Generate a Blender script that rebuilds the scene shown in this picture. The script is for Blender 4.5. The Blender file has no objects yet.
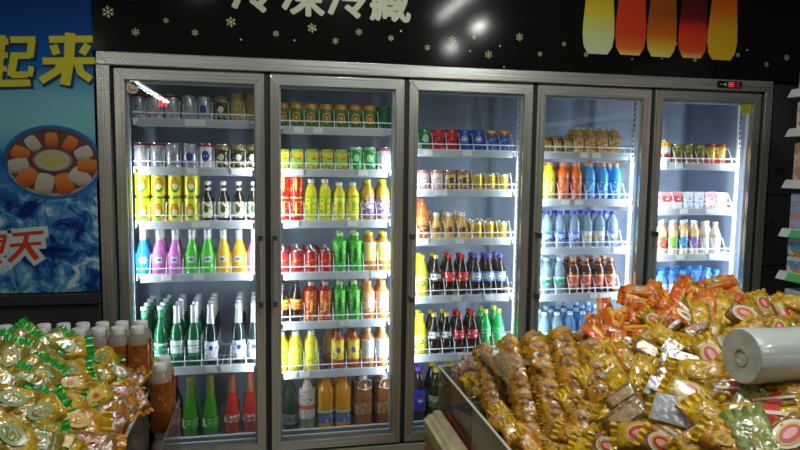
import bpy, math, random
from mathutils import Vector, Matrix
random.seed(11)
sc = bpy.context.scene
COL = sc.collection
PI = math.pi

# ---------------------------------------------------------------- camera
CP = Vector((.631, -2.915, 1.592)); YAW, PIT, ROL, F = .2042, -.0934, .0132, 640.
FW = Vector((math.sin(YAW)*math.cos(PIT), math.cos(YAW)*math.cos(PIT), math.sin(PIT)))
_r = Vector((math.cos(YAW), -math.sin(YAW), 0)); _u = _r.cross(FW)
RT = _r*math.cos(ROL) + _u*math.sin(ROL); UP = -_r*math.sin(ROL) + _u*math.cos(ROL)
cd = bpy.data.cameras.new('camera'); cam = bpy.data.objects.new('camera', cd); COL.objects.link(cam)
cd.lens = 28.8; cd.sensor_width = 36; cd.clip_start = .05
cam.matrix_world = Matrix(((RT.x, UP.x, -FW.x, CP.x), (RT.y, UP.y, -FW.y, CP.y), (RT.z, UP.z, -FW.z, CP.z), (0, 0, 0, 1)))
sc.camera = cam

def ray(px, py): return (FW + RT*((px-400)/F) - UP*((py-225)/F)).normalized()
def at(px, py, Y):
    d = ray(px, py); return CP + d*((Y-CP.y)/d.y)

# ---------------------------------------------------------------- materials
def newmat(name):
    m = bpy.data.materials.new(name); m.use_nodes = True
    return m, m.node_tree, m.node_tree.nodes['Principled BSDF']
MC = {}
def mat(name, col, rough=.5, metal=0., coat=0., bump=0., bscale=60., bcoord='Object', var=0., emit=0., spec=None):
    if name in MC: return MC[name]
    m, nt, b = newmat(name)
    b.inputs['Base Color'].default_value = (*col, 1)
    b.inputs['Roughness'].default_value = rough; b.inputs['Metallic'].default_value = metal
    b.inputs['Coat Weight'].default_value = coat; b.inputs['Coat Roughness'].default_value = .08
    if spec is not None: b.inputs['Specular IOR Level'].default_value = spec
    if emit:
        b.inputs['Emission Color'].default_value = (*col, 1); b.inputs['Emission Strength'].default_value = emit
    if bump or var:
        tc = nt.nodes.new('ShaderNodeTexCoord'); nz = nt.nodes.new('ShaderNodeTexNoise')
        nz.inputs['Scale'].default_value = bscale; nt.links.new(tc.outputs[bcoord], nz.inputs['Vector'])
        if bump:
            bp = nt.nodes.new('ShaderNodeBump'); bp.inputs['Strength'].default_value = bump; bp.inputs['Distance'].default_value = .01
            nt.links.new(nz.outputs['Fac'], bp.inputs['Height']); nt.links.new(bp.outputs[0], b.inputs['Normal'])
            if coat: nt.links.new(bp.outputs[0], b.inputs['Coat Normal'])
        if var:
            cr = nt.nodes.new('ShaderNodeValToRGB'); cr.color_ramp.elements[0].position = .35; cr.color_ramp.elements[1].position = .65
            cr.color_ramp.elements[0].color = (*[c*(1-var) for c in col], 1); cr.color_ramp.elements[1].color = (*[min(1, c*(1+var*.5)) for c in col], 1)
            nt.links.new(nz.outputs['Fac'], cr.inputs[0]); nt.links.new(cr.outputs[0], b.inputs['Base Color'])
    MC[name] = m; return m

def steel(name, axis, base=(.55, .55, .5)):
    m, nt, b = newmat(name)
    b.inputs['Metallic'].default_value = .82; b.inputs['Roughness'].default_value = .27
    tc = nt.nodes.new('ShaderNodeTexCoord'); mp = nt.nodes.new('ShaderNodeMapping'); nz = nt.nodes.new('ShaderNodeTexNoise')
    s = [200, 200, 200]; s[axis] = 1.5
    mp.inputs['Scale'].default_value = s; nz.inputs['Scale'].default_value = 1; nz.inputs['Detail'].default_value = 3
    nt.links.new(tc.outputs['Object'], mp.inputs[0]); nt.links.new(mp.outputs[0], nz.inputs['Vector'])
    cr = nt.nodes.new('ShaderNodeValToRGB'); cr.color_ramp.elements[0].position = .3; cr.color_ramp.elements[1].position = .7
    cr.color_ramp.elements[0].color = (*[c*.55 for c in base], 1); cr.color_ramp.elements[1].color = (*[min(1, c*1.28) for c in base], 1)
    nt.links.new(nz.outputs['Fac'], cr.inputs[0]); nt.links.new(cr.outputs[0], b.inputs['Base Color'])
    bp = nt.nodes.new('ShaderNodeBump'); bp.inputs['Strength'].default_value = .12; bp.inputs['Distance'].default_value = .004
    nt.links.new(nz.outputs['Fac'], bp.inputs['Height']); nt.links.new(bp.outputs[0], b.inputs['Normal'])
    return m

def clear(name, tint=(1, 1, 1), transp=.85, rough=.05, dif=None, bump=0., bscale=40):
    """thin clear sheet: transparent mixed with a fresnel gloss and a little milkiness"""
    if name in MC: return MC[name]
    m = bpy.data.materials.new(name); m.use_nodes = True; nt = m.node_tree; nt.nodes.clear()
    out = nt.nodes.new('ShaderNodeOutputMaterial'); tr = nt.nodes.new('ShaderNodeBsdfTransparent'); gl = nt.nodes.new('ShaderNodeBsdfGlossy')
    df = nt.nodes.new('ShaderNodeBsdfDiffuse'); m1 = nt.nodes.new('ShaderNodeMixShader'); m2 = nt.nodes.new('ShaderNodeMixShader'); lw = nt.nodes.new('ShaderNodeFresnel')
    lw.inputs['IOR'].default_value = 1.5; tr.inputs[0].default_value = (*tint, 1); gl.inputs['Roughness'].default_value = rough
    df.inputs[0].default_value = (*(dif or tint), 1)
    m1.inputs[0].default_value = 1-transp
    nt.links.new(tr.outputs[0], m1.inputs[1]); nt.links.new(df.outputs[0], m1.inputs[2])
    nt.links.new(lw.outputs[0], m2.inputs[0]); nt.links.new(m1.outputs[0], m2.inputs[1]); nt.links.new(gl.outputs[0], m2.inputs[2])
    nt.links.new(m2.outputs[0], out.inputs[0])
    if bump:
        tc = nt.nodes.new('ShaderNodeTexCoord'); nz = nt.nodes.new('ShaderNodeTexNoise'); nz.inputs['Scale'].default_value = bscale
        bp = nt.nodes.new('ShaderNodeBump'); bp.inputs['Strength'].default_value = bump; bp.inputs['Distance'].default_value = .01
        nt.links.new(tc.outputs['Object'], nz.inputs['Vector']); nt.links.new(nz.outputs['Fac'], bp.inputs['Height'])
        nt.links.new(bp.outputs[0], gl.inputs['Normal']); nt.links.new(bp.outputs[0], lw.inputs['Normal'])
    MC[name] = m; return m

def printed(name, stops, spots=None, rough=.3, metal=0., coat=.3, axis='Z', sscale=55., band=None, soft=False, bump=0.):
    """bands of print along the height; spots = (colour, threshold) printed marks inside band (lo, hi)"""
    if name in MC: return MC[name]
    m, nt, b = newmat(name)
    b.inputs['Roughness'].default_value = rough; b.inputs['Metallic'].default_value = metal; b.inputs['Coat Weight'].default_value = coat
    tc = nt.nodes.new('ShaderNodeTexCoord'); sp = nt.nodes.new('ShaderNodeSeparateXYZ'); cr = nt.nodes.new('ShaderNodeValToRGB')
    nt.links.new(tc.outputs['Generated'], sp.inputs[0]); nt.links.new(sp.outputs[axis], cr.inputs[0])
    R = cr.color_ramp; R.interpolation = 'LINEAR' if soft else 'CONSTANT'
    R.elements[0].position = stops[0][0]; R.elements[0].color = (*stops[0][1], 1); R.elements.remove(R.elements[1])
    for p, c in stops[1:]:
        e = R.elements.new(p); e.color = (*c, 1)
    last = cr.outputs[0]
    if spots:
        nz = nt.nodes.new('ShaderNodeTexNoise'); nz.inputs['Scale'].default_value = sscale; nz.inputs['Detail'].default_value = 2
        nt.links.new(tc.outputs['Object'], nz.inputs['Vector'])
        g = nt.nodes.new('ShaderNodeMath'); g.operation = 'GREATER_THAN'; g.inputs[1].default_value = spots[1]
        nt.links.new(nz.outputs['Fac'], g.inputs[0]); fac = g.outputs[0]
        lo, hi = band or (0, 1)
        a = nt.nodes.new('ShaderNodeMath'); a.operation = 'GREATER_THAN'; a.inputs[1].default_value = lo
        c = nt.nodes.new('ShaderNodeMath'); c.operation = 'LESS_THAN'; c.inputs[1].default_value = hi
        nt.links.new(sp.outputs[axis], a.inputs[0]); nt.links.new(sp.outputs[axis], c.inputs[0])
        for x in (a, c):
            mu = nt.nodes.new('ShaderNodeMath'); mu.operation = 'MULTIPLY'
            nt.links.new(fac, mu.inputs[0]); nt.links.new(x.outputs[0], mu.inputs[1]); fac = mu.outputs[0]
        mx = nt.nodes.new('ShaderNodeMix'); mx.data_type = 'RGBA'
        nt.links.new(fac, mx.inputs[0]); nt.links.new(last, mx.inputs[6]); mx.inputs[7].default_value = (*spots[0], 1)
        last = mx.outputs[2]
    if bump:
        n2 = nt.nodes.new('ShaderNodeTexNoise'); n2.inputs['Scale'].default_value = 45; n2.inputs['Detail'].default_value = 3
        bp = nt.nodes.new('ShaderNodeBump'); bp.inputs['Strength'].default_value = bump; bp.inputs['Distance'].default_value = .012
        nt.links.new(tc.outputs['Object'], n2.inputs['Vector']); nt.links.new(n2.outputs['Fac'], bp.inputs['Height'])
        nt.links.new(bp.outputs[0], b.inputs['Normal']); nt.links.new(bp.outputs[0], b.inputs['Coat Normal'])
    nt.links.new(last, b.inputs['Base Color'])
    MC[name] = m; return m

# ---------------------------------------------------------------- mesh helpers
class MB:
    def __init__(s): s.v = []; s.f = []
    def box(s, x0, x1, y0, y1, z0, z1):
        b = len(s.v)
        s.v += [(x, y, z) for z in (z0, z1) for y in (y0, y1) for x in (x0, x1)]
        s.f += [tuple(b+i for i in q) for q in ((0, 2, 3, 1), (4, 5, 7, 6), (0, 1, 5, 4), (2, 6, 7, 3), (0, 4, 6, 2), (1, 3, 7, 5))]
        return s
    def lathe(s, prof, n=16, cx=0, cy=0, sq=0., phase=0.):
        b = len(s.v)
        for r, z in prof:
            for i in range(n):
                t = 2*PI*i/n + phase
                k = 1.
                if sq: k = 1+sq*(1/max(abs(math.cos(t)), abs(math.sin(t)))-1)
                s.v.append((cx+r*k*math.cos(t), cy+r*k*math.sin(t), z))
        for j in range(len(prof)-1):
            for i in range(n):
                s.f.append((b+j*n+i, b+j*n+(i+1) % n, b+(j+1)*n+(i+1) % n, b+(j+1)*n+i))
        s.f.append(tuple(b+i for i in reversed(range(n)))); s.f.append(tuple(b+(len(prof)-1)*n+i for i in range(n)))
        return s
    def tube(s, pts, r, n=6):
        b = len(s.v); pts = [Vector(p) for p in pts]
        for k, p in enumerate(pts):
            d = (pts[min(k+1, len(pts)-1)]-pts[max(k-1, 0)]).normalized()
            a = d.cross(Vector((0, 0, 1)) if abs(d.z) < .9 else Vector((1, 0, 0))).normalized(); c = d.cross(a)
            for i in range(n):
                t = 2*PI*i/n; s.v.append(tuple(p+a*(r*math.cos(t))+c*(r*math.sin(t))))
        for j in range(len(pts)-1):
            for i in range(n): s.f.append((b+j*n+i, b+j*n+(i+1) % n, b+(j+1)*n+(i+1) % n, b+(j+1)*n+i))
        s.f.append(tuple(b+i for i in reversed(range(n)))); s.f.append(tuple(b+(len(pts)-1)*n+i for i in range(n)))
        return s
    def poly(s, pts, thick):
        """polygon in XZ (given as (x, z) list), front at y=0 extruded to y=thick"""
        b = len(s.v); n = len(pts)
        s.v += [(x, 0, z) for x, z in pts] + [(x, thick, z) for x, z in pts]
        s.f.append(tuple(b+i for i in range(n))); s.f.append(tuple(b+n+i for i in reversed(range(n))))
        for i in range(n): s.f.append((b+i, b+n+i, b+n+(i+1) % n, b+(i+1) % n))
        return s
    def mesh(s, name, m, smooth=False):
        me = bpy.data.meshes.new(name); me.from_pydata(s.v, [], s.f); me.materials.append(m)
        import bmesh
        bm = bmesh.new(); bm.from_mesh(me); bmesh.ops.recalc_face_normals(bm, faces=bm.faces); bm.to_mesh(me); bm.free()
        if smooth:
            me.shade_smooth(); me.set_sharp_from_angle(angle=math.radians(40))
        return me

def obj(name, mb, m, parent=None, smooth=False, loc=None, label=None, bevel=0.):
    me = mb.mesh(name, m, smooth) if isinstance(mb, MB) else mb
    o = bpy.data.objects.new(name, me); COL.objects.link(o)
    if parent is not None: o.parent = parent
    if loc is not None: o.location = loc
    if label: o['label'] = label
    if bevel:
        bv = o.modifiers.new('bevel', 'BEVEL'); bv.width = bevel; bv.segments = 2; bv.limit_method = 'ANGLE'
    return o
def thing(name, label, cat, loc=(0, 0, 0), group=None):
    o = bpy.data.objects.new(name, None); COL.objects.link(o); o.location = loc; o.empty_display_size = .05
    o['label'] = label; o['category'] = cat
    if group: o['group'] = group
    return o
def struct(name, mb, m, smooth=False):
    o = obj(name, mb, m, None, smooth); o['kind'] = 'structure'; return o
def tag(o, label, cat, group=None):
    o['label'] = label; o['category'] = cat
    if group: o['group'] = group
    return o
def kids(o): return [c for c in ALLK.get(o.name, [])]
ALLK = {}
def index_children(o):
    ALLK[o.name] = [c for c in bpy.data.objects if c.parent == o]
    for c in ALLK[o.name]: index_children(c)
def clone(o, parent=None):
    c = o.copy(); COL.objects.link(c)
    if parent is not None: c.parent = parent
    for k in ALLK.get(o.name, []): clone(k, c)
    return c

def smooth01(t): t = max(0., min(1., t)); return t*t*(3-2*t)

# ================================================================= ROOM
M_floor = mat('floor_tile', (.28, .26, .22), .35, var=.2, bscale=3)
M_dark = mat('dark_panel', (.038, .040, .040), .35, var=.3, bscale=2)
M_ceil = mat('ceiling_paint', (.30, .30, .30), .8)
M_wall = mat('wall_paint', (.10, .10, .105), .7)
struct('floor', MB().box(-4, 5, -13.6, .9, -.1, 0), M_floor)
struct('ceiling', MB().box(-4, 5, -13.6, .9, 3.05, 3.15), M_ceil)
struct('wall_back', MB().box(-4, 5, .8, .9, 0, 3.05), M_wall)
struct('wall_left', MB().box(-4.1, -4, -13.6, .9, 0, 3.05), M_wall)
struct('wall_right', MB().box(5, 5.1, -13.6, .9, 0, 3.05), M_wall)
struct('wall_rear', MB().box(-4, 5, -13.7, -13.6, 0, 3.05), M_wall)

# ceiling lamps: rows of fluorescent tubes running away from the cooler
M_tube = mat('fluorescent_tube', (.93, 1., .97), .3, emit=9.)
M_fix = mat('white_enamel', (.75, .75, .75), .4)
def ceiling_lamp(x, y, ln, label, power):
    t = thing('ceiling_lamp', label, 'lamp', (x, y, 2.99), 'fluorescent lamps in rows on the shop ceiling')
    obj('housing', MB().box(-.05, .05, -ln/2, ln/2, .0, .06), M_fix, t)
    tb = MB().tube([(0, -ln/2+.03, -.02), (0, ln/2-.03, -.02)], .045 if x < -1 else .016, 8)
    obj('tube', tb, M_tube, t)
    ld = bpy.data.lights.new('tube_light', 'AREA'); ld.shape = 'RECTANGLE'; ld.size = .12 if x < -1 else .04; ld.size_y = ln; ld.energy = power
    ld.color = (.97, 1., .93)
    lo = bpy.data.objects.new('tube_light', ld); COL.objects.link(lo); lo.location = (x, y, 2.945); lo.visible_glossy = True
for x, y, ln, pw, lb in ((-1.62, -10.8, 4., 70, 'long fluorescent ceiling lamp, left row, far end of the shop'), (-1.62, -5.2, 1.5, 14, 'fluorescent ceiling lamp, left row, halfway down the shop'),
        (.10, -2.0, 1.2, 2, 'fluorescent ceiling lamp above the left bin'), (1.15, -1.5, 1.2, 21, 'fluorescent ceiling lamp above the aisle'), (2.2, -2.4, 1.2, 9, 'fluorescent ceiling lamp above the right bin'),
        (2.66, -3.2, .26, 10, 'short ceiling lamp, right row, nearer the cooler'), (2.70, -4.3, .26, 10, 'short ceiling lamp, right row, farther from the cooler')):
    ceiling_lamp(x, y, ln, lb, pw)

tag(obj('hanging_sign', MB().box(-1.86, -1.66, -13.02, -13.0, 2.88, 3.02), mat('sign_red', (.8, .02, .06), .5, emit=14.)), 'red lit sign at the far end of the shop, reflected in the leftmost glass door', 'sign')
# ================================================================= COOLER
W = .63; N = 5; ZB, ZDT, ZFB, ZFT = .26, 1.982, 1.993, 2.0496
SV = steel('brushed_steel_vertical', 2, (.78, .77, .67)); SH = steel('brushed_steel_horizontal', 0, (.80, .86, .74))
M_in = mat('cooler_liner', (.28, .34, .44), .4)
M_gap = mat('black_gasket', (.015, .017, .015), .6)
M_white = mat('white_coated_wire', (.86, .88, .92), .3)
M_rail = mat('price_rail_plastic', (.55, .59, .64), .35)
M_glass = clear('door_glass', (.97, .99, .98), .985, .01, (.5, .55, .55))
M_ledh = mat('led_strip', (.75, .88, 1.), .4, emit=2.2)
XL, XR = -.0694, 3.2067
cool = thing('display_cooler', 'tall brushed steel five door glass drinks cooler filling the middle of the shop wall', 'cooler', (0, 0, 0))
# outer cabinet
mb = MB()
mb.box(XL, -.017, 0, .07, .09, ZFB); 
obj('frame_stile', mb, SV, cool, bevel=.003)
obj('frame_stile', MB().box(5*W+.012, XR, 0, .07, .09, ZFB), SV, cool, bevel=.003)
obj('frame_header', MB().box(XL, XR, 0, .07, ZFB, ZFT), SH, cool, bevel=.004)
for xs in ((XL, -.017), (XR, 5*W+.012)):   # mitre seams of the frame
    a, b = xs
    obj('mitre_seam', MB().tube([(a, -.0006, ZFT), (b, -.0006, ZFB)], .0009, 4), M_gap, cool)
obj('base_plinth', MB().box(XL, XR, .0, .07, .0, ZB-.014), mat('beige_plinth', (.42, .40, .30), .4, .3), cool, bevel=.003)
obj('back_liner', MB().box(XL+.02, XR-.02, .62, .66, .1, ZFT), M_in, cool)
obj('side_liner', MB().box(XL+.01, XL+.035, .07, .62, .1, ZFT), M_in, cool)
obj('side_liner', MB().box(XR-.035, XR-.01, .07, .62, .1, ZFT), M_in, cool)
obj('roof_liner', MB().box(XL+.035, XR-.035, .07, .62, 2.01, ZFT), mat('dark_liner', (.05, .055, .06), .5), cool)
obj('floor_liner', MB().box(XL+.035, XR-.035, .07, .62, .1, .285), M_in, cool)
obj('floor_lip', MB().box(-.005, 3.155, .072, .09, .285, .325), mat('lip_plastic', (.55, .60, .62), .3), cool, bevel=.004)
for k in range(N+1):
    x = k*W; hw = .02
    obj('mullion_gasket', MB().box(x-.011, x+.011, .012, .055, ZB-.01, ZFB), M_gap, cool)
    if 0 < k < N: obj('mullion_post', MB().box(x-hw, x+hw, .056, .075, ZB, ZFB), mat('grey_post', (.22, .24, .26), .4), cool)
obj('gasket_strip', MB().box(-.011, 5*W+.011, .012, .05, ZDT-.002, ZFB), M_gap, cool)
obj('gasket_strip', MB().box(-.011, 5*W+.011, .012, .05, ZB-.013, ZB+.002), M_gap, cool)
# doors
ST, TR, BR = .042, .046, .044
def mitred(x0, x1, z0, z1, side):
    """one member of a mitred door frame"""
    mbb = MB()
    pts = {'L': [(x0, z0), (x0+ST, z0+BR), (x0+ST, z1-TR), (x0, z1)], 'R': [(x1, z0), (x1, z1), (x1-ST, z1-TR), (x1-ST, z0+BR)],
           'T': [(x0, z1), (x0+ST, z1-TR), (x1-ST, z1-TR), (x1, z1)], 'B': [(x0, z0), (x1, z0), (x1-ST, z0+BR), (x0+ST, z0+BR)]}[side]
    return mbb.poly(pts, .045)
DOORN = ['leftmost', 'second', 'middle', 'fourth', 'rightmost']
for k in range(N):
    x0, x1 = k*W+(.012 if k else .0), (k+1)*W-.012
    gl = obj('glass_door', MB().box(x0+ST-.005, x1-ST+.005, .018, .023, ZB+BR-.005, ZDT-TR+.005), M_glass, cool, label='%s glass door pane' % DOORN[k])
    for sd in 'LRTB':
        obj('door_stile' if sd in 'LR' else 'door_rail', mitred(x0, x1, ZB, ZDT, sd), SV if sd in 'LR' else SH, gl, bevel=.0022)
    a, b, c, d = x0+ST, x1-ST, ZB+BR, ZDT-TR
    fr = MB()
    fr.box(a-.001, b+.001, .03, .045, d-.010, d+.002).box(a-.001, a+.006, .03, .045, c, d-.010).box(b-.006, b+.001, .03, .045, c, d-.010).box(a-.001, b+.001, .03, .045, c-.001, c+.012)
    obj('inner_trim', fr, mat('light_trim', (.62, .68, .72), .25), gl)
    # pull handle: chrome rod on two mounts
    hx = x1-ST*.45 if k == 0 else x0+ST*.45
    z0, z1 = .95, 1.275
    h = obj('handle', MB().tube([(hx, -.034, z0+.012), (hx, -.034, z1-.012)], .0065, 10), mat('chrome', (.62, .63, .64), .22, .6), gl, smooth=True, label='slim chrome pull handle')
    for z in (z0, z1-.026): obj('handle_mount', MB().box(hx-.009, hx+.009, -.042, -.0005, z, z+.026), mat('dark_mount', (.04, .04, .045), .4), h, bevel=.003)
# top lamps inside
obj('top_lamp_strip', MB().box(.05, 3.10, .085, .10, 1.955, 1.975), M_rail, cool)

# stickers
def disc_pts(cx, cz, rx, rz, n=28): return [(cx+rx*math.cos(2*PI*i/n), cz+rz*math.sin(2*PI*i/n)) for i in range(n)]
p = at(131.5, 84, .0175)
st = obj('round_sticker', MB().poly(disc_pts(0, 0, .026, .026), .0008), mat('sticker_white', (.50, .56, .54), .4), cool, loc=(.071, .0165, 1.905), label='round white sticker with a green arc and orange crescent')
obj('sticker_arc', MB().poly([(.018*math.cos(t), .003+.018*math.sin(t)) for t in [PI*.05+i*PI*.6/8 for i in range(9)]]+[(.010*math.cos(t), .003+.010*math.sin(t)) for t in [PI*.65-i*PI*.6/8 for i in range(9)]], .0004), mat('sticker_green', (.02, .12, .07), .4), st, loc=(0, -.0006, 0))
obj('sticker_crescent', MB().poly([(.019*math.cos(t), .019*math.sin(t)) for t in [PI*.9+i*PI*.9/8 for i in range(9)]]+[(.010*math.cos(t), .002+.010*math.sin(t)) for t in [PI*1.8-i*PI*.9/8 for i in range(9)]], .0004), mat('sticker_orange', (.75, .18, .04), .4), st, loc=(0, -.0006, 0))
p = at(746.5, 106.5, .0175)
st = obj('yellow_sticker', MB().poly([(-.029, -.026), (.029, -.026), (.029, .027), (-.029, .027)], .0008), mat('sticker_yellow', (.62, .50, .02), .5), cool, loc=(p.x-.004, .0165, p.z-.012), label='square yellow energy sticker')
for i in range(4): obj('print_line', MB().poly([(-.02, -.0015), (.02-.006*(i % 2), -.0015), (.02-.006*(i % 2), .0015), (-.02, .0015)], .0003), mat('sticker_print', (.18, .33, .02), .5), st, loc=(0, -.0005, .016-.01*i))
# thermometer display
a = at(717.5, 80, 0); b = at(741.2, 88.7, 0)
dp = obj('temperature_display', MB().box(a.x, b.x, -.003, .003, b.z, a.z-.003), mat('display_black', (.008, .012, .008), .2), cool, bevel=.001, label='black temperature display with red digits')
M_red = mat('red_digit', (.9, .03, .06), .4, emit=.7); M_reddim = mat('dim_red_digit', (.35, .03, .05), .4, emit=.15); M_grn = mat('green_mark', (.05, .45, .25), .4, emit=.2)
dx = b.x-a.x; zc = (a.z+b.z-.003)/2; hh = (a.z-b.z)*.28
def seg_digit(cx, w, ch, m, par):
    S = {'a': ((-1, 1), (1, 1)), 'b': ((1, 1), (1, 0)), 'c': ((1, 0), (1, -1)), 'd': ((-1, -1), (1, -1)), 'e': ((-1, -1), (-1, 0)), 'f': ((-1, 0), (-1, 1)), 'g': ((-1, 0), (1, 0))}
    mb = MB()
    for s in {'8': 'abcdefg', '3': 'abcdg', '-': 'g', '2': 'abged', 'C': 'afed'}[ch]:
        (x0, z0), (x1, z1) = S[s]
        mb.tube([(cx+x0*w, -.0036, zc+z0*hh), (cx+x1*w, -.0036, zc+z1*hh)], .0017, 4)
    obj('digit', mb, m, par)
seg_digit(a.x+dx*.14, .004, '-', M_red, dp)
mb = MB().poly([(-.012, 0), (.012, .010), (.008, 0), (.012, -.010)], .0006); obj('indicator_mark', mb, M_grn, dp, loc=(a.x+dx*.29, -.0038, zc))
seg_digit(a.x+dx*.50, .006, '8', M_red, dp); seg_digit(a.x+dx*.62, .006, '8', M_red, dp)
seg_digit(a.x+dx*.77, .006, '3', M_reddim, dp); seg_digit(a.x+dx*.91, .006, 'C', M_reddim, dp)

# shelves: z = height of rail top; rail 38 mm
SHELF = {0: [1.785, 1.571, 1.330, 1.089, .655], 1: [1.765, 1.570, 1.330, 1.085, .847, .607],
         2: [1.672, 1.479, 1.239, .953, .658], 3: [1.671, 1.432, 1.185, .944, .655], 4: [1.623, 1.385, 1.140, .885]}
ORD = ['top', 'second', 'third', 'fourth', 'fifth', 'sixth', 'bottom']
SY = .10
def shelf_meshes():
    w = .526; x0 = .052
    deck = MB()
    for i in range(21): deck.box(x0+.012+i*.0251-.0015, x0+.012+i*.0251+.0015, .104, .50, -.013, -.010)
    deck.box(x0+.005, x0+w-.005, .49, .496, -.016, -.008); deck.box(x0+.005, x0+w-.005, .30, .305, -.018, -.013)
    rail = MB(); rail.poly([(x0+.018, -.038), (x0+w-.018, -.038), (x0+w-.018, 0), (x0+.018, 0)], .006)
    for i in range(len(rail.v)):
        x, y, z = rail.v[i]; rail.v[i] = (x, .094+y+(.004 if z > -.01 else 0), z)
    fw = MB().tube([(x0-.0, .1015, .024), (x0+w, .1015, .024)], .0028, 5)
    fw.tube([(x0+.0, .1, -.005), (x0+w, .1, -.005)], .003, 5)
    br = MB().poly([(0, 0), (.004, 0), (.004, -.03), (0, -.03)], .4)
    dv = MB().tube([(0, .097, -.004), (0, .102, .022), (0, .134, .080), (0, .137, .079), (0, .46, .012), (0, .47, -.01)], .0024, 5)
    return (deck.mesh('wire_deck', M_white), rail.mesh('price_rail', M_rail), fw.mesh('front_wire', M_white), br.mesh('bracket', M_white), dv.mesh('divider', M_white))
DK, RL, FWM, BRM, DV = shelf_meshes()
PT = MB().poly([(0, -.03), (.045, -.03), (.045, -.004), (0, -.004)], .001).mesh('price_tag', mat('paper_tag', (.9, .9, .86), .6))
SHOBJ = {}
for k in range(N):
    for j, z in enumerate(SHELF[k]):
        s = obj('shelf', DK, None, cool, loc=(k*W, 0, z), label='white wire shelf, %s behind %s door' % (ORD[j], DOORN[k]))
        obj('price_rail', RL, None, s); obj('front_wire', FWM, None, s)
        for xx in (.052, .574): obj('bracket', BRM, None, s, loc=(xx, .10, 0))
        SHOBJ[(k, j)] = s
        for xx in [random.uniform(.08, .5) for _ in range(2)]: obj('price_tag', PT, None, s, loc=(xx, .0925, 0))
# slotted uprights at the bay sides and led strips on the mullions
for k in range(N):
    for sx in (.03, .60):
        u = MB().box(k*W+sx-.008, k*W+sx+.008, .12, .132, .285, 2.0)
        uo = obj('slotted_upright', u, mat('white_upright', (.8, .84, .9), .35), cool)
        sl = MB()
        for i in range(60): sl.box(k*W+sx-.003, k*W+sx+.003, .1185, .1199, .32+i*.027, .335+i*.027)
        obj('slots', sl, M_gap, uo)
LEDP = (3.3, 3.0, 2.6, 3.6, 7.0)
for k in range(N):
    for side in (0, 1):
        x = k*W+.04 if side == 0 else (k+1)*W-.04
        obj('led_strip_holder', MB().box(x-.010, x+.010, .050, .056, .3, 1.95), mat('led_holder', (.55, .6, .66), .4), cool)
        ld = bpy.data.lights.new('cooler_led', 'AREA'); ld.shape = 'RECTANGLE'; ld.size = .012; ld.size_y = 1.08; ld.energy = LEDP[k]
        ld.color = (.80, .90, 1.)
        lo = bpy.data.objects.new('cooler_led', ld); COL.objects.link(lo)
        zc_ = 1.09 if k < 4 else 1.14
        lo.location = (x, .059, zc_)
        n = Vector((.62 if side == 0 else -.62, .78, 0)).normalized()      # light leaves along -Z of the lamp
        zax = -n; yax = Vector((0, 0, 1)); xax = yax.cross(zax)
        lo.matrix_world = Matrix(((xax.x, yax.x, zax.x, x), (xax.y, yax.y, zax.y, .059), (xax.z, yax.z, zax.z, zc_), (0, 0, 0, 1)))

# ================================================================= DRINKS
def lathe_obj(name, prof, m, par, n=18, sq=0., phase=0., smooth=True): return obj(name, MB().lathe(prof, n, sq=sq, phase=phase), m, par, smooth)
def patch(name, r, zc, w, h, m, par, a0=-PI/2, shape='oval', n=14, lift=0):
    """printed emblem wrapped on a round body, facing the front"""
    mb = MB(); R = r+.0007+.0004*lift
    pts = []
    for i in range(n):
        t = 2*PI*i/n
        if shape == 'oval': pts.append((w/2*math.cos(t), h/2*math.sin(t)))
    if shape == 'rect': pts = [(-w/2, -h/2), (-w/4, -h/2), (0, -h/2), (w/4, -h/2), (w/2, -h/2), (w/2, h/2), (w/4, h/2), (0, h/2), (-w/4, h/2), (-w/2, h/2)]
    if shape == 'lower': pts = [(w/2*math.cos(t), h/2*math.sin(t)) for t in [PI+.25+i*(PI-.5)/10 for i in range(11)]]
    if shape == 'upper': pts = [(w/2*math.cos(t), h/2*math.sin(t)) for t in [.15+i*(PI-.3)/10 for i in range(11)]]
    if shape == 'star': pts = [((w/2 if i % 2 == 0 else w/3.2)*math.cos(2*PI*i/12), (h/2 if i % 2 == 0 else h/3.2)*math.sin(2*PI*i/12)) for i in range(12)]
    V = [(R*math.cos(a0+x/R), R*math.sin(a0+x/R), zc+z) for x, z in pts]
    V.append((R*math.cos(a0), R*math.sin(a0), zc+sum(z for _, z in pts)/len(pts)))
    mb.v = V; c = len(V)-1; mb.f = [(c, i, (i+1) % c) for i in range(c)]
    me = bpy.data.meshes.new(name); me.from_pydata(mb.v, [], mb.f); me.materials.append(m)
    return obj(name, me, m, par)
M_alu = mat('can_lid_metal', (.8, .8, .82), .25, 1.)
def can(stops, spots=None, band=None, h=.115, r=.0325, metal=.35, emblem=None, rough=.28, key=''):
    def b(root):
        m = printed('can_print_'+key, stops, spots, rough, metal, .3, band=band, sscale=70)
        lathe_obj('can_body', [(r*.80, 0), (r*.92, .004), (r, .010), (r, h-.012), (r*.93, h-.005), (r*.86, h-.002)], m, root)
        lid = lathe_obj('can_lid', [(r*.86, h-.0022), (r*.88, h), (r*.82, h), (r*.79, h-.003)], M_alu, root, 16)
        obj('pull_tab', MB().box(-.006, .006, -.012, .008, h-.0028, h-.0012), M_alu, lid)
        for q, e in enumerate(emblem or []): patch('emblem', r, *e[:4], root, shape=e[4] if len(e) > 4 else 'oval', lift=q)
    return b
def C(*c): return c
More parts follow.
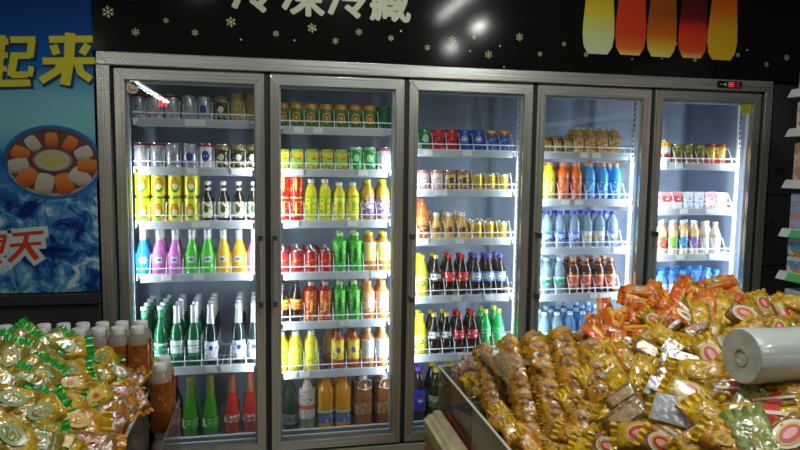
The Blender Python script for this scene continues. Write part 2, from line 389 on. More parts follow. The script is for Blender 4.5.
def bottle(prof, liquid, cap, capr, capz, label=None, sq=0., capm=None, lab_m=None, h=None, neck=None):
    """prof: outline of body; label: (z0, z1, radius, material); neck: list of (z0,z1,r,material) sleeves; capz=(z0, z1)"""
    def b(root):
        lathe_obj('bottle_body', prof, liquid, root, 18, sq=sq, phase=PI/4 if sq else 0)
        lathe_obj('bottle_cap', [(capr, capz[0]), (capr*1.02, capz[0]+.002), (capr, capz[1]-.002), (capr*.85, capz[1])], cap, root, 12)
        if label:
            z0, z1, lr, lm = label[:4]
            lathe_obj('bottle_label', [(lr, z0), (lr, z1)], lm, root, 18, sq=sq, phase=PI/4 if sq else 0)
            for q, e in enumerate(label[4:]): patch('emblem', lr, *e[:4], root, shape=e[4] if len(e) > 4 else 'oval', lift=q)
        for z0, z1, r0, r1, nm in (neck or []): lathe_obj('neck_sleeve', [(r0, z0), (r1, z1)], nm, root, 14)
    return b
def liq(key, col, rough=.12, emit=0.): return mat('liquid_'+key, col, rough, 0, .6, spec=.5)
WHT = C(.82, .84, .86); BLK = C(.015, .013, .012)
def cap(key, col): return mat('cap_'+key, col, .35)
def lab(key, stops, spots=None, band=None, sscale=75): return printed('label_'+key, stops, spots, .45, 0, .1, band=band, sscale=sscale)
PET = lambda h, r: [(r*.82, 0), (r*.98, .006), (r, .02), (r*.96, h*.30), (r, h*.36), (r, h*.60), (r*.97, h*.66), (r*.85, h*.74), (r*.52, h*.85), (r*.40, h*.89), (r*.40, h*.93)]
STR = lambda h, r: [(r*.85, 0), (r, .006), (r, h*.66), (r*.9, h*.74), (r*.6, h*.82), (r*.5, h*.86), (r*.5, h*.91)]
BEER = lambda h, r: [(r*.92, 0), (r, .005), (r, h*.52), (r*.88, h*.60), (r*.5, h*.72), (r*.40, h*.80), (r*.38, h*.95)]
FLSK = lambda h, r: [(r*.80, 0), (r*.95, .006), (r, h*.2), (r*.97, h*.40), (r*.70, h*.60), (r*.44, h*.72), (r*.40, h*.9)]
TAPR = lambda h, r: [(r*.9, 0), (r, .008), (r*1.02, h*.25), (r*.80, h*.45), (r*.52, h*.65), (r*.40, h*.80), (r*.38, h*.96)]
COLA = lambda h, r: [(r*.88, 0), (r, .008), (r*.97, h*.18), (r*.88, h*.32), (r*.95, h*.42), (r, h*.5), (r*.98, h*.58), (r*.75, h*.72), (r*.42, h*.86), (r*.36, h*.90), (r*.36, h*.94)]
def pet(key, h, col, capc, lcol=None, lz=(.36, .60), r=.031, prof=PET, spots=None, emb=(), neck=None, sq=0., capk=None, lstops=None):
    lm = None
    if lcol or lstops: lm = lab(key, lstops or [(0, lcol)], spots)
    lq = col if not isinstance(col, tuple) else liq(key, col)
    return bottle(prof(h, r), lq, cap(capk or key, capc), r*.46, (h*.915, h), (h*lz[0], h*lz[1], r*1.012, lm, *emb) if lm else None, sq=sq, neck=neck)
ME = lambda k, c: mat('emblem_'+k, c, .4)
def carton(w, d, h, stops, spots, key):
    def b(root):
        m = printed('carton_print_'+key, stops, spots, .45, 0, .1, sscale=60)
        obj('carton_box', MB().box(-w/2, w/2, -d/2, d/2, 0, h), m, root, bevel=.002)
        obj('straw', MB().tube([(w/2+.002, -d/4, .01), (w/2+.002, d/4, h-.01)], .0015, 5), mat('straw_white', (.85, .85, .85), .4), root)
        obj('top_fold', MB().box(-w/2+.002, w/2-.002, -.002, .002, h-.0005, h+.003), m, root)
    return b
M_water = clear('water_bottle_plastic', (.72, .86, .96), .55, .06, (.50, .68, .80))
M_waterb = clear('blue_water_plastic', (.45, .68, .95), .50, .06, (.22, .45, .85))
M_clearneck = clear('clear_neck_plastic', (.9, .93, .95), .6, .06, (.7, .74, .76))
globe = lambda z: [(z, .034, .034, ME('white', WHT)), (z, .030, .030, ME('red', (.75, .03, .03)), 'upper'), (z, .030, .030, ME('blue', (.02, .10, .50)), 'lower')]
K = {}   # kind key -> (object name, category, description, builder)
def kind(key, name, cat, desc, b): K[key] = (name, cat, desc, b)
SIL = C(.62, .64, .68)
kind('can_silred', 'drink_can', 'can', 'silver and red drink can', can([(0, SIL), (.90, C(.45, .03, .03))], (C(.45, .06, .06), .62), key='silred', metal=.6))
kind('can_sil', 'drink_can', 'can', 'plain silver beer can', can([(0, SIL), (.15, C(.45, .47, .5)), (.2, SIL)], (C(.35, .37, .42), .6), key='sil', metal=.7))
kind('can_silblue', 'drink_can', 'can', 'silver and blue beer can', can([(0, SIL)], (C(.05, .12, .45), .62), key='silblue', metal=.6, emblem=[(.055, .03, .04, ME('navy', (.03, .06, .3)))]))
kind('can_whiteblue', 'drink_can', 'can', 'white can with a blue crest and red rim', can([(0, WHT), (.88, C(.55, .05, .08))], None, key='whiteblue', metal=.1, emblem=[(.06, .035, .05, ME('navy', (.03, .06, .3)))]))
kind('can_darkgold', 'drink_can', 'can', 'dark brown and gold beer can', can([(0, C(.05, .035, .02)), (.2, C(.45, .3, .08)), (.26, C(.05, .035, .02)), (.8, C(.4, .28, .1))], (C(.7, .62, .4), .60), key='darkgold', emblem=[(.055, .026, .032, ME('cream', (.75, .72, .6)))]))
kind('can_goldtall', 'drink_can', 'can', 'tall matt gold beer can', can([(0, C(.30, .20, .05)), (.12, C(.55, .40, .12))], (C(.8, .7, .4), .60), h=.135, key='goldtall'))
kind('can_pine', 'drink_can', 'can', 'yellow pineapple beer can with a green oval', can([(0, C(.75, .62, .02)), (.06, C(.92, .78, .03)), (.93, C(.15, .45, .05))], None, key='pine', metal=.1,
     emblem=[(.052, .042, .066, ME('leafgreen', (.03, .30, .06))), (.055, .034, .050, ME('orange', (.85, .30, .02))), (.046, .026, .026, ME('paleyellow', (.9, .85, .4)))]))
kind('b_dark', 'malt_bottle', 'bottle', 'dark malt drink bottle with a cream label', pet('darkmalt', .185, (.025, .012, .006), WHT, (.80, .76, .52), (.10, .50), r=.027, prof=BEER, spots=(C(.15, .2, .08), .57), emb=[(.06, .022, .034, ME('darkgreen', (.03, .09, .04)))],
     neck=[(.135, .155, .0118, .0113, mat('neck_cream', (.8, .78, .6), .4))]))
for kk, cn, cc in (('blue', 'bright blue', (.01, .38, .80)), ('pink', 'purple pink', (.72, .22, .62)), ('green', 'vivid green', (.08, .62, .05)), ('orange', 'orange yellow', (.90, .52, .02)), ('rose', 'rose pink', (.95, .30, .42))):
    kind('f_'+kk, 'cocktail_bottle', 'bottle', cn+' cocktail bottle with a white label', (lambda kk, cc: bottle(FLSK(.205, .034), liq('flask_'+kk, cc), mat('cap_foil_grey', (.7, .72, .72), .3, .3), .0150, (.183, .205),
         (.050, .098, .0348, lab('flask_'+kk, [(0, cc)]), (.070, .050, .038, ME('white', WHT), 'star'), (.070, .020, .012, ME('flasknavy', (.12, .16, .40)), 'oval')), neck=[(.155, .184, .0146, .0145, mat('neck_white', (.8, .82, .82), .3))]))(kk, cc))
GRN = liq('beergreen', (.01, .13, .045)); 
kind('beer_green', 'beer_bottle', 'bottle', 'dark green beer bottle with a green label', bottle(BEER(.285, .031), GRN, cap('silver', (.6, .62, .6)), .0145, (.268, .285), (.05, .115, .0317, lab('bgr', [(0, C(.02, .25, .10)), (.12, C(.55, .7, .55)), (.2, C(.02, .22, .09)), (.85, C(.6, .7, .6))], (C(.7, .8, .7), .6))), neck=[(.235, .262, .0128, .0124, mat('neck_green', (.05, .35, .15), .3))]))
kind('beer_foil', 'beer_bottle', 'bottle', 'green beer bottle with silver foil neck and pale label', bottle(BEER(.285, .031), GRN, mat('foil_white', (.80, .82, .85), .28, .4), .0150, (.266, .286), (.05, .125, .0317, lab('bfoil', [(0, C(.02, .22, .10)), (.2, C(.75, .8, .8)), (.6, C(.3, .5, .35)), (.7, C(.75, .8, .8))], (C(.1, .25, .15), .6))), neck=[(.195, .266, .0165, .0135, mat('foil_white', (.80, .82, .85), .28, .4))]))
kind('beer_blue', 'beer_bottle', 'bottle', 'dark beer bottle with white foil and a white blue label', bottle(BEER(.285, .031), liq('beerblack', (.015, .03, .03)), mat('foil_white', (.80, .82, .85), .28, .4), .0155, (.266, .288),
     (.03, .115, .0317, lab('bblue', [(0, C(.84, .86, .9))], (C(.06, .12, .5), .60)), (.075, .038, .062, ME('silverwhite', (.85, .87, .9))), (.085, .020, .024, ME('navy', (.03, .06, .3)))), neck=[(.195, .266, .0185, .0140, mat('foil_white', (.80, .82, .85), .28, .4))]))
kind('tall_green', 'sparkling_bottle', 'bottle', 'tall green sparkling juice bottle', bottle(TAPR(.29, .037), liq('spgreen', (.06, .30, .02)), mat('foil_gold', (.45, .33, .10), .4, .5), .0150, (.265, .29), (.045, .085, .0383, lab('spg', [(0, C(.1, .4, .04))], (C(.75, .85, .6), .52), sscale=50)), neck=[(.20, .266, .0185, .0150, mat('foil_olive', (.22, .28, .05), .4, .3))]))
kind('tall_red', 'sparkling_bottle', 'bottle', 'tall red sparkling juice bottle', bottle(TAPR(.29, .037), liq('spred', (.50, .035, .02)), mat('foil_red', (.35, .06, .04), .4, .3), .0150, (.265, .29), (.06, .095, .0383, lab('spr', [(0, C(.6, .1, .08))], (C(.85, .8, .78), .50), sscale=50)), neck=[(.20, .266, .0185, .0150, mat('foil_copper', (.35, .12, .06), .4, .3))]))
kind('wine', 'wine_bottle', 'bottle', 'dark wine bottle with a red capsule', bottle(BEER(.27, .036), liq('wine', (.012, .008, .012)), mat('capsule_red', (.45, .02, .03), .35), .0160, (.215, .27), (.04, .10, .0367, lab('wine', [(0, C(.30, .30, .28))], (C(.05, .05, .05), .6)))))
# second bay
kind('can_mango', 'drink_can', 'can', 'green and orange fruit juice can', can([(0, C(.03, .14, .03)), (.55, C(.10, .18, .03)), (.80, C(.75, .33, .03))], (C(.45, .35, .05), .62), key='mango', metal=.1, h=.118,
     emblem=[(.05, .040, .050, ME('amber', (.80, .40, .04))), (.05, .030, .038, ME('darkgreen', (.03, .09, .04))), (.05, .018, .022, ME('orange', (.85, .30, .02)))]))
kind('can_green', 'drink_can', 'can', 'bright green drink can', can([(0, C(.02, .42, .08)), (.88, C(.5, .75, .5))], (C(.75, .85, .6), .60), key='green', emblem=[(.062, .03, .036, ME('mint', (.6, .85, .45)))]))
kind('can_dimgreen', 'drink_can', 'can', 'plain dark green drink can', can([(0, C(.02, .16, .06))], (C(.3, .5, .3), .63), key='dimgreen'))
kind('can_whitepink', 'drink_can', 'can', 'white and pink drink can', can([(0, C(.80, .70, .74)), (.12, WHT), (.86, C(.6, .15, .25))], (C(.75, .2, .35), .60), key='whitepink', metal=.1))
kind('carton_green', 'juice_carton', 'carton', 'green juice carton with orange lettering', carton(.052, .04, .098, [(0, C(.22, .58, .03)), (.12, C(.35, .72, .05)), (.62, C(.85, .72, .05)), (.86, C(.30, .66, .04))], (C(.75, .12, .03), .58), 'green'))
kind('can_redherb', 'drink_can', 'can', 'red herbal tea can with gold lettering', can([(0, C(.72, .02, .02)), (.93, C(.75, .5, .1))], (C(.85, .55, .08), .60), band=(.2, .85), key='redherb', metal=.15, h=.118, emblem=[(.06, .012, .07, ME('gold', (.85, .60, .10)))]))
kind('can_redside', 'drink_can', 'can', 'red and gold herbal can with a silver rim', can([(0, C(.45, .02, .02)), (.08, C(.62, .03, .03)), (.80, C(.40, .03, .03))], (C(.80, .45, .12), .58), band=(.3, .7), key='redside', metal=.2, h=.105))
YEL = C(.90, .80, .02)
kind('y_square', 'tea_bottle', 'bottle', 'square yellow tea bottle with a white cap', bottle([(.027, 0), (.0285, .006), (.0285, .135), (.022, .160), (.015, .172), (.014, .18)], liq('ytea', (.82, .74, .02)), cap('white', WHT), .0155, (.182, .2),
     (.02, .125, .0291, lab('ysq', [(0, C(.55, .62, .03)), (.1, C(.92, .85, .04)), (.85, C(.5, .65, .04))], (C(.2, .45, .03), .58)), (.075, .022, .075, ME('limepaint', (.35, .55, .04)), 'rect')), sq=.6))
kind('y_round', 'tea_bottle', 'bottle', 'round yellow tea bottle with a white cap', pet('yround', .185, (.86, .66, .03), WHT, lstops=[(0, C(.85, .72, .03)), (.3, C(.92, .82, .05)), (.9, C(.3, .5, .04))], lz=(.12, .66), prof=STR, spots=(C(.25, .45, .05), .60), capk='white', emb=[(.08, .026, .034, ME('limepaint', (.35, .55, .04)))]))
kind('y_purple', 'juice_bottle', 'bottle', 'yellow capped juice bottle with a purple flower label', pet('ypurple', .2, (.55, .32, .03), (.85, .70, .02), lstops=[(0, C(.50, .30, .42)), (.3, C(.72, .70, .78)), (.75, C(.75, .55, .05))], lz=(.08, .62), r=.033, prof=STR, spots=(C(.22, .10, .35), .50), capk='yellow'))
kind('tea_green', 'tea_bottle', 'bottle', 'green tea bottle with a pale green cap', pet('gtea', .19, (.04, .42, .02), (.55, .75, .30), lstops=[(0, C(.05, .48, .03)), (.5, C(.12, .62, .05))], lz=(.06, .78), r=.0325, prof=STR, spots=(C(.02, .22, .03), .58), emb=[(.085, .016, .07, ME('darkgreen', (.03, .12, .04)))]))
kind('y_label', 'tea_bottle', 'bottle', 'amber tea bottle with a yellow cap and label', pet('ylabel', .19, (.60, .22, .03), (.75, .80, .10), lstops=[(0, C(.88, .70, .05)), (.8, C(.7, .75, .3))], lz=(.28, .75), r=.0325, prof=STR, spots=(C(.55, .55, .55), .52)))
kind('cola_orange', 'cola_bottle', 'bottle', 'dark cola bottle with an orange label', pet('cola_or', .185, (.035, .012, .006), (.05, .04, .04), lstops=[(0, C(.75, .18, .02)), (.7, C(.85, .5, .05))], lz=(.34, .60), prof=COLA, spots=(C(.85, .7, .2), .58)))
kind('tea_red', 'tea_bottle', 'bottle', 'red ice tea bottle', pet('rtea', .19, (.35, .03, .01), (.5, .45, .42), lstops=[(0, C(.45, .03, .01)), (.5, C(.62, .05, .02))], lz=(.06, .78), r=.032, prof=STR, spots=(C(.80, .45, .05), .58), emb=[(.08, .014, .06, ME('gold', (.85, .60, .10)))]))
kind('peach', 'juice_bottle', 'bottle', 'peach coloured juice bottle with a pale label', pet('peach', .19, (.80, .33, .10), (.80, .40, .18), lstops=[(0, C(.85, .62, .45)), (.8, C(.85, .5, .3))], lz=(.22, .72), r=.033, prof=STR, spots=(C(.65, .25, .1), .58)))
kind('lemon', 'tea_bottle', 'bottle', 'lemon yellow drink bottle with a grey white cap', pet('lemon', .19, (.85, .70, .03), (.75, .78, .75), lstops=[(0, C(.90, .82, .05)), (.8, C(.85, .80, .1))], lz=(.12, .66), r=.0335, prof=STR, spots=(C(.45, .60, .1), .57)))
kind('y_dark', 'tea_bottle', 'bottle', 'amber bottle with a black cap and yellow label', pet('ydark', .195, (.50, .10, .02), (.03, .02, .02), lstops=[(0, C(.85, .68, .04)), (.9, C(.75, .5, .03))], lz=(.24, .74), r=.0325, prof=STR, spots=(C(.20, .10, .35), .62), emb=[(.095, .022, .03, ME('violet', (.22, .12, .35)))]))
kind('peach_clear', 'juice_bottle', 'bottle', 'peach water bottle with a silver label', pet('peachc', .195, (.62, .26, .10), (.60, .45, .35), lstops=[(0, C(.52, .50, .50)), (.9, C(.7, .6, .5))], lz=(.24, .72), r=.033, prof=STR, spots=(C(.75, .75, .78), .56)))
kind('milkred', 'juice_bottle', 'bottle', 'tall white and red soy drink bottle with an orange cap', pet('milkred', .27, (.75, .70, .62), (.85, .25, .02), lstops=[(0, C(.25, .35, .15)), (.25, C(.80, .78, .72)), (.5, C(.75, .18, .08)), (.62, C(.80, .78, .74))], lz=(.03, .72), r=.04, prof=COLA, spots=(C(.75, .15, .08), .60), capk='orange'))
kind('orange_big', 'juice_bottle', 'bottle', 'big orange juice bottle with an orange cap', pet('orangebig', .265, (.88, .38, .01), (.88, .22, .01), lstops=[(0, C(.08, .20, .45)), (.8, C(.80, .7, .3))], lz=(.10, .34), r=.043, prof=STR, spots=(C(.75, .6, .3), .60), capk='orange'))
kind('jug', 'juice_jug', 'bottle', 'brown juice jug with a white loop handle', None)
def jug(root):
    h, r = .25, .046
    lathe_obj('bottle_body', STR(h, r), liq('jug', (.38, .14, .04)), root, 18, sq=.35, phase=PI/4)
    lathe_obj('bottle_cap', [(.019, h*.915), (.019, h)], cap('white', WHT), root, 12)
    lathe_obj('bottle_label', [(r*1.012, .06), (r*1.012, .12)], lab('jug', [(0, C(.45, .20, .08))], (C(.65, .45, .3), .58)), root, 18, sq=.35, phase=PI/4)
    obj('loop_handle', MB().tube([(-.035, -.035, h-.055), (-.03, -.045, h-.02), (0, -.047, h+.0), (.03, -.045, h-.02), (.035, -.035, h-.055), (0, -.05, h-.062), (-.035, -.035, h-.055)], .003, 6), mat('handle_white', (.85, .85, .82), .4), root)
K['jug'] = ('juice_jug', 'bottle', 'brown juice jug with a white loop handle', jug)
kind('big_dark', 'wine_bottle', 'bottle', 'dark green bottle with a grey label', bottle(BEER(.27, .038), liq('bigdark', (.02, .05, .02)), cap('olive', (.25, .3, .12)), .016, (.25, .27), (.03, .08, .0387, lab('bigdark', [(0, C(.25, .28, .25))], (C(.1, .1, .1), .55)))))
# third bay
kind('can_lemonlime', 'drink_can', 'can', 'dark green soda can with a pale burst', can([(0, C(.02, .20, .08))], (C(.4, .7, .3), .60), key='ll', h=.108, emblem=[(.06, .034, .04, ME('limewhite', (.55, .75, .5)))]))
kind('can_cola', 'drink_can', 'can', 'red cola can with a white ribbon', can([(0, C(.55, .02, .02)), (.1, C(.68, .02, .02))], (C(.8, .7, .7), .62), key='cola', h=.108, band=(.3, .8)))
kind('can_globe', 'drink_can', 'can', 'blue cola can with a red white globe', can([(0, C(.01, .06, .34)), (.1, C(.01, .09, .50))], (C(.05, .25, .7), .62), key='globe', h=.108, emblem=[(e[0]-.0, e[1], e[2], e[3], *(e[4:])) for e in globe(.060)]))
kind('can_bluered', 'drink_can', 'can', 'blue drink can with a gold and red rim', can([(0, C(.03, .15, .55)), (.78, C(.65, .1, .05)), (.88, C(.75, .5, .12))], (C(.6, .65, .85), .58), key='bluered', h=.108, band=(.1, .7)))
kind('can_pinkwhite', 'drink_can', 'can', 'cream and pink congee can', can([(0, C(.70, .42, .38)), (.15, C(.80, .68, .58)), (.85, C(.6, .2, .15))], (C(.6, .2, .22), .58), key='pinkwhite', metal=.1, h=.10))
kind('can_browngold', 'drink_can', 'can', 'brown and gold porridge can', can([(0, C(.35, .12, .05)), (.15, C(.75, .55, .12)), (.8, C(.45, .2, .08))], (C(.15, .06, .03), .54), key='browngold', metal=.1, h=.10, emblem=[(.045, .022, .03, ME('brown', (.15, .05, .02)))]))
kind('can_shortgold', 'drink_can', 'can', 'short yellow gold energy drink can', can([(0, C(.75, .52, .04)), (.85, C(.8, .7, .3))], (C(.45, .10, .02), .60), key='shortgold', metal=.5, h=.085, r=.031, band=(.2, .7)))
kind('b_beads', 'juice_bottle', 'bottle', 'orange red fruit drink bottle', pet('beads', .2, (.75, .18, .03), (.35, .12, .05), lstops=[(0, C(.55, .08, .05)), (.25, C(.30, .05, .04)), (.6, C(.75, .25, .05))], lz=(.05, .55), prof=STR, spots=(C(.85, .55, .15), .55)))
kind('b_amber', 'tonic_bottle', 'bottle', 'small amber tonic bottle with a brown label', bottle(FLSK(.13, .029), liq('amber', (.72, .42, .10)), cap('clearcap', (.80, .76, .68)), .0135, (.112, .13), (.028, .062, .0288, lab('amber', [(0, C(.55, .38, .10))], (C(.10, .04, .02), .53)), (.045, .022, .024, ME('brown', (.15, .05, .02))))))
kind('y_tall', 'soda_bottle', 'bottle', 'tall bright yellow soda bottle with a yellow cap', pet('ytall', .205, (.88, .80, .03), (.90, .82, .02), lstops=[(0, C(.85, .85, .05)), (.5, C(.92, .88, .2))], lz=(.16, .50), prof=COLA, spots=(C(.15, .35, .03), .62), emb=[(.068, .018, .022, ME('darkgreen', (.03, .12, .04))), (.068, .010, .013, ME('paleyellow', (.9, .85, .4)))]))
kind('cola_white', 'cola_bottle', 'bottle', 'dark cola bottle with white label and gold cap', pet('colaw', .205, (.02, .008, .005), (.80, .62, .10), lstops=[(0, C(.03, .03, .03)), (.15, C(.75, .75, .72)), (.8, C(.04, .05, .04))], lz=(.36, .60), prof=COLA, spots=(C(.03, .03, .03), .55), capk='goldcap'))
kind('cola_red', 'cola_bottle', 'bottle', 'cola bottle with a red cap and label', pet('colar', .205, (.03, .008, .004), (.78, .02, .02), lstops=[(0, C(.72, .02, .03))], lz=(.36, .58), prof=COLA, spots=(C(.85, .78, .78), .58), capk='redcap'))
kind('cola_blue', 'cola_bottle', 'bottle', 'cola bottle with a blue cap and pale globe label', pet('colab', .205, (.03, .012, .01), (.12, .10, .62), lstops=[(0, C(.10, .25, .55)), (.2, C(.62, .70, .80)), (.8, C(.15, .35, .65))], lz=(.34, .58), prof=COLA, spots=(C(.2, .4, .7), .62), capk='bluecap', emb=[(.095, .028, .028, ME('white', WHT)), (.095, .025, .025, ME('red', (.75, .03, .03)), 'upper'), (.095, .025, .025, ME('blue', (.02, .10, .50)), 'lower')]))
kind('lime', 'soda_bottle', 'bottle', 'green lemon lime soda bottle with a yellow cap', pet('lime', .215, (.02, .48, .10), (.80, .85, .08), lstops=[(0, C(.02, .45, .15)), (.7, C(.1, .6, .2))], lz=(.36, .58), prof=COLA, spots=(C(.75, .85, .7), .57), capk='limecap'))
kind('cola_bigblue', 'cola_bottle', 'bottle', 'big cola bottle with purple cap and blue globe label', pet('colabb', .28, (.02, .01, .012), (.15, .06, .50), lstops=[(0, C(.03, .05, .42))], lz=(.2, .6), r=.043, prof=COLA, spots=(C(.1, .15, .6), .62), capk='purplecap', emb=[(.11, .030, .030, ME('white', WHT)), (.11, .027, .027, ME('red', (.75, .03, .03)), 'upper'), (.11, .027, .027, ME('blue', (.02, .10, .50)), 'lower')]))
kind('cola_bigdark', 'cola_bottle', 'bottle', 'big dark soda bottle with a gold cap', pet('colabd', .27, (.015, .02, .01), (.75, .60, .12), lstops=[(0, C(.10, .22, .08)), (.5, C(.45, .5, .3))], lz=(.25, .48), r=.042, prof=COLA, spots=(C(.05, .08, .04), .55), capk='goldcap'))
kind('bigbag', 'drink_carton', 'carton', 'tall yellow green drink carton', carton(.08, .06, .13, [(0, C(.35, .45, .05)), (.4, C(.70, .55, .05)), (.8, C(.2, .38, .08))], (C(.15, .3, .05), .56), 'bigbag'))
# fourth bay
kind('can_smallgold', 'drink_can', 'can', 'small brown and gold coffee can', can([(0, C(.25, .10, .03)), (.15, C(.70, .50, .08)), (.75, C(.25, .12, .04)), (.88, C(.75, .55, .12))], (C(.20, .08, .03), .52), key='smallgold', metal=.3, h=.09, r=.0265))
kind('b_goldwhite', 'tea_bottle', 'bottle', 'golden tea bottle with a white cap', pet('goldwhite', .135, (.72, .45, .06), WHT, lstops=[(0, C(.75, .50, .08)), (.8, C(.55, .25, .05))], lz=(.15, .72), r=.0315, prof=STR, spots=(C(.35, .15, .04), .55), capk='white'))
for kk, cn, cc, c2 in (('yellow', 'yellow', (.80, .85, .02), (.75, .80, .65)), ('orange', 'red orange', (.85, .16, .02), (.80, .45, .3)), ('blue', 'bright blue', (.02, .35, .85), (.65, .75, .9))):
    kind('sport_'+kk, 'sports_drink_bottle', 'bottle', cn+' sports drink bottle with an orange cap', pet('sport'+kk, .195, cc, (.88, .25, .05), lstops=[(0, tuple(x*.55 for x in cc)), (.12, cc), (.85, tuple(x*.7 for x in cc))], lz=(.06, .58), r=.032, prof=STR, spots=(c2, .60), capk='orangesport', emb=[(.065, .016, .045, ME('sport'+kk, c2), 'star')]))
kind('water_blue', 'water_bottle', 'bottle', 'clear water bottle with blue cap and blue label', pet('waterb', .19, M_water, (.06, .05, .62), lstops=[(0, C(.05, .12, .65)), (.35, C(.55, .65, .9)), (.7, C(.05, .20, .75))], lz=(.20, .46), prof=PET, spots=(C(.8, .85, .95), .58), capk='deepblue'))
kind('water_yellow', 'water_bottle', 'bottle', 'clear water bottle with blue cap and cream label', pet('waterc', .19, M_water, (.06, .05, .62), lstops=[(0, C(.80, .68, .35)), (.5, C(.80, .80, .75))], lz=(.20, .46), prof=PET, spots=(C(.3, .4, .8), .60), capk='deepblue'))
kind('water_green', 'water_bottle', 'bottle', 'clear water bottle with a green label', pet('waterg', .19, M_water, (.70, .78, .80), lstops=[(0, C(.02, .35, .15)), (.7, C(.55, .75, .65))], lz=(.28, .48), prof=PET, spots=(C(.7, .85, .75), .60), capk='whiteclear'))
kind('water_pale', 'water_bottle', 'bottle', 'clear pale blue water bottle', pet('waterp', .19, M_waterb, (.55, .75, .90), lstops=[(0, C(.25, .50, .85)), (.6, C(.65, .78, .92))], lz=(.28, .48), prof=PET, spots=(C(.7, .8, .95), .58), capk='palecap'))
kind('tea_amber', 'tea_bottle', 'bottle', 'dark tea bottle with amber shoulder and red label', pet('teaamber', .185, (.10, .02, .008), (.80, .30, .10), lstops=[(0, C(.10, .02, .02)), (.2, C(.68, .10, .08)), (.75, C(.75, .60, .08)), (.85, C(.1, .02, .02))], lz=(.12, .62), r=.033, prof=STR, spots=(C(.75, .45, .35), .58), neck=[(.125, .152, .0300, .0205, mat('amber_shoulder', (.80, .28, .04), .2))]))
# fifth bay
kind('can_orangetop', 'drink_can', 'can', 'tall juice can with an orange top', can([(0, C(.75, .72, .7)), (.3, C(.6, .05, .05)), (.45, C(.7, .7, .7)), (.75, C(.85, .45, .05))], (C(.15, .1, .4), .6), key='orangetop', metal=.1, h=.125))
kind('can_nut', 'drink_can', 'can', 'brown green nut milk can', can([(0, C(.75, .72, .68)), (.15, C(.55, .10, .08)), (.5, C(.35, .30, .06)), (.8, C(.55, .42, .08))], (C(.06, .14, .05), .54), key='nut', metal=.1, h=.108))
kind('can_yellowred', 'drink_can', 'can', 'slim yellow and red milk drink can', can([(0, C(.80, .1, .08)), (.3, C(.88, .75, .10)), (.85, C(.7, .05, .05))], (C(.70, .08, .05), .58), key='yellowred', metal=.1, h=.115, r=.026))
kind('ct_red', 'milk_carton', 'carton', 'red and white milk carton', carton(.062, .042, .088, [(0, C(.80, .74, .74)), (.45, C(.75, .08, .10)), (.8, C(.78, .3, .3))], (C(.85, .8, .8), .60), 'red'))
kind('ct_blue', 'milk_carton', 'carton', 'white and blue milk carton', carton(.055, .042, .088, [(0, C(.82, .84, .9)), (.3, C(.40, .55, .8)), (.45, C(.84, .86, .9))], (C(.15, .3, .7), .62), 'blue'))
kind('ct_pink', 'milk_carton', 'carton', 'white and pink milk carton', carton(.06, .042, .088, [(0, C(.85, .70, .75)), (.4, C(.86, .82, .85)), (.75, C(.85, .35, .5))], (C(.80, .20, .35), .60), 'pink'))
for kk, cn, cc in (('red', 'red', (.70, .10, .05)), ('green', 'green', (.25, .55, .06)), ('blue', 'blue', (.05, .32, .65)), ('violet', 'violet', (.30, .16, .45))):
    kind('yog_'+kk, 'yogurt_drink_bottle', 'bottle', 'yogurt drink bottle with a %s fruit sleeve' % cn, pet('yog'+kk, .185, (.78, .55, .30), (.86, .86, .84), lstops=[(0, C(.75, .62, .40)), (.25, cc), (.75, C(.80, .55, .25))], lz=(.04, .70), r=.030, prof=STR, spots=(C(.85, .8, .7), .60), capk='white'))
kind('yog_cream', 'yogurt_drink_bottle', 'bottle', 'cream yogurt drink bottle with a yellow cap', pet('yogcream', .175, (.85, .80, .72), (.85, .72, .35), lstops=[(0, C(.85, .78, .7)), (.4, C(.88, .86, .84)), (.8, C(.7, .55, .4))], lz=(.10, .62), r=.030, prof=COLA, spots=(C(.6, .5, .55), .62)))
kind('bluecap_big', 'water_bottle', 'bottle', 'pale bottle with a bright blue cap', pet('bluecapbig', .165, M_waterb, (.03, .35, .90), lstops=[(0, C(.05, .40, .85)), (.3, C(.75, .85, .95))], lz=(.15, .60), r=.033, prof=PET, spots=(C(.1, .4, .85), .58), capk='skyblue'))

PROTO = {}
def get(key):
    if key not in PROTO:
        nm, cat, desc, b = K[key]
        r = thing(nm, desc, cat); b(r); r['desc_'] = 0; del r['desc_']
        index_children(r); PROTO[key] = [r, False]
    p = PROTO[key]
    if not p[1]:
        p[1] = True; return p[0]
    return clone(p[0])
NTH = ['first', 'second', 'third', 'fourth', 'fifth', 'sixth', 'seventh', 'eighth', 'ninth', 'tenth']
ROWN = ['front', 'row two', 'row three', 'row four', 'row five', 'row six']
def put(key, x, y, z, k, j, col, row=0, stack=None, yaw=0.):
    o = get(key); nm, cat, desc, _ = K[key]
    o.location = (x, y, z); o.rotation_euler = (0, 0, yaw)
    where = 'cooler floor' if j == 'floor' else '%s shelf' % ORD[j]
    lb = '%s, %s column, %s%s, %s, %s door' % (desc, NTH[col], ROWN[row], ' '+stack if stack else '', where, DOORN[k])
    if len(lb.split()) > 16: lb = lb.replace(' with a ', ', ').replace(' with ', ', ').replace(' column', '').replace(' and ', ' ')
    o['label'] = lb
    o['group'] = '%s things in column %s on the %s behind the %s door' % (cat, NTH[col], where, DOORN[k])
    o['group'] = '%s on the %s behind the %s door' % ({'can': 'cans', 'bottle': 'bottles', 'carton': 'cartons'}[cat], where, DOORN[k])
    return o
XS = []
Z_OFF = -.0095
